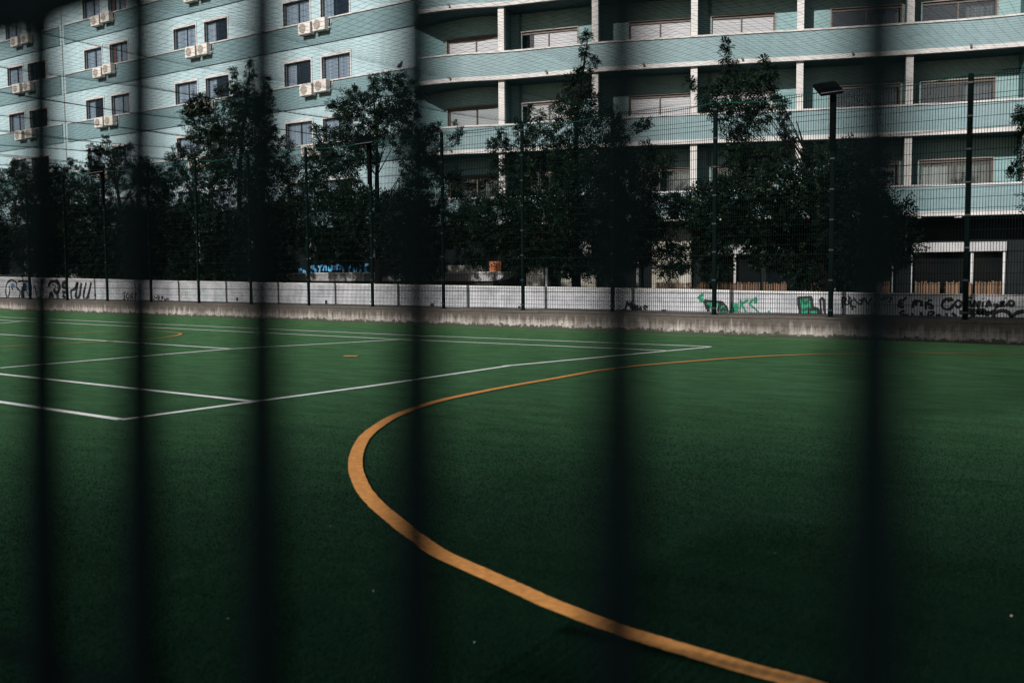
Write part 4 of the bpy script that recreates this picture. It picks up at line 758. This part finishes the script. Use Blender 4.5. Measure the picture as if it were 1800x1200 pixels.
# ================================================================== AIR CONDITIONERS
def ac_proto():
    e = empty('air_conditioner', (0, 0, 0))
    g = MB(); g.box(-.41, .41, -.34, -.03, 0, .56); bevel(g.build('casing', M['ac_case'], e), .015)
    g = MB(); g.disc((-.10, -.352, .28), .0, .215, (0, -1, 0), .004, 24); gg = g.build('fan_grille', M['ac_grille'], e)
    g = MB()
    for r0 in (.05, .10, .15, .20): g.disc((-.10, -.357, .28), r0, r0+.022, (0, -1, 0), .006, 24)
    for a in range(4):
        c_, s_ = math.cos(a*math.pi/4), math.sin(a*math.pi/4)
        g.add([(-.10+c_*.2-s_*.008, -.3635, .28+s_*.2+c_*.008), (-.10+c_*.2+s_*.008, -.3635, .28+s_*.2-c_*.008), (-.10-c_*.2+s_*.008, -.3635, .28-s_*.2-c_*.008), (-.10-c_*.2-s_*.008, -.3635, .28-s_*.2+c_*.008)], [(0, 1, 2, 3)])
    g.build('guard_rings', M['ac_fan'], gg)
    for x in (-.3, .3):
        g = MB(); g.box(x-.018, x+.018, -.35, .04, -.035, -.002); g.box(x-.018, x+.018, 0, .04, -.12, -.036)
        g.build('bracket', M['bracket'], e)
    g = MB(); g.tube([(.36, -.1, .1), (.47, -.08, .12), (.5, .0, .3), (.5, .03, .55)], .02, 6); g.build('pipe', M['ac_case'], e, smooth=True)
    return e
acp = ac_proto(); first = True
cn = {1: 'outside the frame', 2: 'leftmost', 3: 'second', 4: 'third', 5: 'rightmost'}
rown = ['lowest', 'lower', 'second lowest', 'middle', 'upper', 'topmost']
for ci in (2, 3, 4, 5):
    c = COL[ci]; xm = (c[1]+c[2])/2
    for k in (1, 2, 3, 4):
        for j, dx in enumerate((-.42, .56)):
            if first: e = acp; first = False
            else:
                e = link(acp.copy())
                for ch in acp.children:
                    d_ = link(ch.copy()); d_.parent = e
                    for g2 in ch.children: d2 = link(g2.copy()); d2.parent = d_
            dd = .12 if ci == 2 else 0
            e.location = (xm+dx+.05+(-dd if j == 0 else dd), LY-.09, SILL[k]-.66+(rnd.uniform(-.03, .05)) + (.06 if j else 0))
            tag(e, '%s air conditioner in the %s window column, %s' % ('left' if j == 0 else 'right', cn[ci],
                {1: 'lowest pair among tree crowns', 2: 'second pair from bottom', 3: 'third pair from bottom', 4: 'topmost pair'}[k]), 'air conditioner', 'air conditioners under the windows')
# pigeon on the sill
e = empty('pigeon', (-30.28, LY-.06, SILL[2])); tag(e, 'small dark pigeon sitting on the white sill course above a tree', 'pigeon')
g = MB(); sk = [((-.15, 0, .07), .012), ((-.10, 0, .10), .045), ((-.02, 0, .13), .075), ((.06, 0, .18), .065), ((.10, 0, .24), .035), ((.12, 0, .28), .038), ((.15, 0, .285), .022), ((.185, 0, .275), .004)]
g.tube([s[0] for s in sk], [s[1] for s in sk], 10); g.tube([(0, .02, .0), (0, .02, .08)], .008, 5); g.tube([(0, -.02, .0), (0, -.02, .08)], .008, 5)
g.build('body', M['bird'], e, smooth=True)

# ================================================================== PARAPET, POSTS, SIGN BEHIND THE WALL
def low_parapet(x0, x1, label, rounded):
    e = empty('low_parapet', ((x0+x1)/2, 27, 0)); tag(e, label, 'parapet', 'pale parapets behind the white wall')
    g = MB(); zt = E0-.12
    prof = [(x0, zt-.26), (x1-(.55 if rounded else 0), zt-.26)]+([(x1-.25, zt-.2), (x1-.08, zt-.1)] if rounded else [])+[(x1, zt), (x0, zt)]
    n = len(prof); g.add([(x, 27, z) for x, z in prof]+[(x, 27.5, z) for x, z in prof], [tuple(range(n)), tuple(range(2*n-1, n-1, -1))]+[(i, n+i, n+(i+1) % n, (i+1) % n) for i in range(n)])
    part(g, 'face', M['parapet'], e)
    g = MB(); g.box(x0-.02, x1+.1, 26.95, 27.55, zt+.001, zt+.05); bevel(part(g, 'coping', M['coping'], e), .015)
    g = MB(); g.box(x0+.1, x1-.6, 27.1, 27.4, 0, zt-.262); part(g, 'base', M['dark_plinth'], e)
low_parapet(-52.6, -41.5, 'pale coped parapet behind the black graffiti at far left', False)
low_parapet(-38.3, -26.0, 'long grey parapet with pale coping below the blue letters', False)
low_parapet(-25.6, -19.5, 'pale parapet with a curved underside at its right end', True)
for x, h, lb in ((-46.2, E0+.28, 'thin white post above the far left parapet'), (-38.4, E0+.3, 'thin white post behind the wall between left trees')):
    g = MB(); g.tube([(0, 0, 0), (0, 0, h)], .025, 8); g.disc((0, 0, h-.01), 0, .04, (0, 0, 1), .03, 12); g.disc((0, 0, 0), 0, .08, (0, 0, 1), .02, 12)
    o = g.build('bollard_post', M['pole'], None, loc=(x, 27.7, 0)); tag(o, lb, 'post')
e = empty('no_parking_sign', (-15.22, 27, 0)); tag(e, 'round blue no parking sign with red ring behind a fence post', 'road sign')
zc_ = E0-.46
g = MB(); g.disc((0, -.03, zc_), 0, .25, (.35, -1, 0), .006, 32); f = g.build('sign_plate', M['sign_blue'], e)
g = MB(); g.disc((0.003, -.038, zc_), .20, .26, (.35, -1, 0), .006, 32); 
g.add([(-.17, -.105+.003, zc_+.13), (-.13, -.09, zc_+.17), (.17, .02-.008, zc_-.13), (.13, .005-.01, zc_-.17)], [(0, 1, 2, 3)]); g.build('red_ring', M['sign_red'], f)
g = MB(); g.tube([(0, .03, 0), (0, .03, zc_+.25)], .03, 10); g.build('sign_post', M['bracket'], e, smooth=True)

# ================================================================== TREES
def leaves(blobs, seed, dens=1.0):
    r_ = np.random.RandomState(seed); Vs = []; 
    for x, y, z, rad in blobs:
        small = rad < .33; rad = max(rad-(.12 if small else .05), .06)*(1.16 if z < 3.8 and not small else 1.0)
        n = int((780 if z < 3.4 else 450)*dens*(rad/.85)**2)+26
        u = r_.normal(size=(n, 3)); u /= np.linalg.norm(u, axis=1)[:, None]
        rr_ = rad*r_.uniform(.15, 1.12, n)**.5; sq = np.array([1.0, 1.0, 1.08])
        C = np.array([x, y, z])+u*rr_[:, None]*sq
        # twig direction: outward, drooping or rising at random
        D = u*.7+r_.normal(0, .55, (n, 3)); D[:, 2] += .05; D /= np.linalg.norm(D, axis=1)[:, None]
        L = r_.uniform(.16, .36, n)*(0.62 if small else 1); K = 5
        up = r_.normal(0, .5, (n, 3))+np.array([0, 0, 1]); S = np.cross(D, up); S /= np.linalg.norm(S, axis=1)[:, None]+1e-9; Nn = np.cross(S, D)
        for k in range(K):
            for sg in (1, -1):
                t = (k+.5)/K; base_ = C+D*(L*t)[:, None]; base_[:, 2] -= .10*(L*t*t)
                ld = S*sg*.8+D*.62+Nn*r_.normal(0, .22, (n, 1)); ld[:, 2] -= .22; ld /= np.linalg.norm(ld, axis=1)[:, None]
                ll = (.125*(.75 if small else 1)*(1-.35*abs(t-.45)))*r_.uniform(.75, 1.25, n); lw_ = np.cross(ld, Nn); lw_ /= np.linalg.norm(lw_, axis=1)[:, None]+1e-9
                w_ = .019*(.8 if small else 1)
                q = np.stack([base_, base_+ld*(ll*.45)[:, None]+lw_*w_, base_+ld*ll[:, None], base_+ld*(ll*.45)[:, None]-lw_*w_], 1)
                Vs.append(q.reshape(-1, 3))
    V = np.concatenate(Vs); return V, np.arange(len(V)).reshape(-1, 4)
TL = dict(B='dark feathery tree cut off by the left edge of the picture', C='dark tree in front of the leftmost window column', D='bushy tree with flat top left of the tall spired tree', E='tall dark tree with three pointed spires before the windows',
          F='broad dark tree at the corner where windows meet balconies', G='tallest tree with a thin spire in front of the balconies', H='wide dark tree with a forked top beside the right floodlight', I='dark tree whose branch tips enter at the right edge')
for key, (tx, bl) in TREES.items():
    e = empty('tree', (tx, 25.0, 0)); tag(e, TL[key], 'tree', 'trees in a row behind the fence')
    rt = random.Random(ord(key)); top_ = max(b_[2] for b_ in bl); tb = [b_ for b_ in bl if b_[2] == top_][0]
    g = MB(); z_split = 1.7
    lead = [(0, 0, -.1), (.03, .02, .8), (rt.uniform(-.1, .1), 0, z_split)]
    for t in (.35, .65, 1.0):
        lead.append(((tb[0]-tx)*(t**2.2 if abs(tb[0]-tx) < 1.2 else .25*t)+rt.uniform(-.08, .08), (tb[1]-25)*t, z_split+(top_-z_split)*t*(1 if abs(tb[0]-tx) < 1.2 else .62)))
    g.tube(lead, [.17, .14, .12, .085, .05, .008], 9); 
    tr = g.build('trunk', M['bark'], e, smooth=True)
    g = MB(); lv = [Vector(p) for p in lead]
    for x, y, z, r_ in bl:
        if z < 1.6 and r_ < .3: pass
        zs = max(1.3, min(z-.3-abs(x-tx)*.9, lead[-1][2]*rt.uniform(.55, .92)))
        # start on the leader at height zs
        for a, b_ in zip(lv[:-1], lv[1:]):
            if a.z <= zs <= b_.z: s0 = a.lerp(b_, (zs-a.z)/(b_.z-a.z+1e-6)); break
        else: s0 = lv[2]
        t_ = Vector((x-tx, y-25, z)); md = s0.lerp(t_, .5)+Vector((rt.uniform(-.12, .12), rt.uniform(-.1, .1), rt.uniform(-.05, .18)))
        g.tube([s0, md, t_], [.018+.012*min(1, r_), .011, .004], 5, cap=False)
    g.build('branches', M['bark'], e, smooth=True)
    V, F = leaves(bl, ord(key), 1.0)
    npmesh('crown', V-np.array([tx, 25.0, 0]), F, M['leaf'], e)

# ================================================================== LITTER
LB = ['curled white scrap on the turf below the left line', 'tiny white speck beside the touchline', 'tiny pale speck at lower left of the orange line', 'small white scrap on dark turf at lower left', 'tiny pale fleck inside the arc near the bottom',
      'pale scrap near the bottom right corner', 'white speck inside the orange arc', 'faint speck just inside the arc', 'pale sliver in the right half of the arc', 'faint speck under the right balconies', 'pale fleck outside the arc']
for i, (p, lb) in enumerate(zip(LITTER, LB)):
    s_ = .0036*(1.8 if i in (0, 3, 5) else 1)
    a = rnd.uniform(0, 6); g = MB()
    V = []
    for j in range(5):
        t = j/4-.5; V.append((t*2.4*s_, abs(t)*s_*.8, .018+.3*s_*math.cos(t*3))); V.append((t*2.2*s_, abs(t)*s_*.8+s_*.8, .02+.2*s_*math.sin(j)))
    g.add(V, [(2*j, 2*j+2, 2*j+3, 2*j+1) for j in range(4)])
    o = g.build('paper_scrap', M['litter'], None, loc=(p[0], p[1], 0)); o.rotation_euler = (0, 0, a); tag(o, lb, 'litter', 'litter scraps on the pitch')
# unseen tree added behind the camera to shade far right of pitch and wall
TX, TY = 2.0, -20.0
e = empty('tree', (TX, TY, 0)); tag(e, 'unseen tall slender tree added behind the photographer for its shade', 'tree')
rt = random.Random(11); SB = []
for i in range(60):
    a = rt.uniform(0, 6.283); r_ = rt.uniform(0, 1)**.5; zz = rt.uniform(17.6, 23.0); w_ = 4.6*math.sin(max(.2, min(1, (24.5-zz)/5))*math.pi*.5)
    SB.append((TX+math.cos(a)*r_*w_, TY+math.sin(a)*r_*w_, zz, rt.uniform(.6, 1.2)))
g = MB(); g.tube([(0, 0, -.1), (.1, 0, 5), (0, .1, 11), (.1, 0, 17), (0, 0, 21)], [.16, .13, .11, .08, .02], 9)
for x, y, z, r_ in SB: g.tube([(0, 0, z-1.5), ((x-TX)*.5, (y-TY)*.5, z-.5), (x-TX, y-TY, z)], [.06, .04, .01], 5, cap=False)
g.build('trunk', M['bark'], e, smooth=True)
V, F = leaves(SB, 77, .5); npmesh('crown', V-np.array([TX, TY, 0]), F, M['leaf'], e)
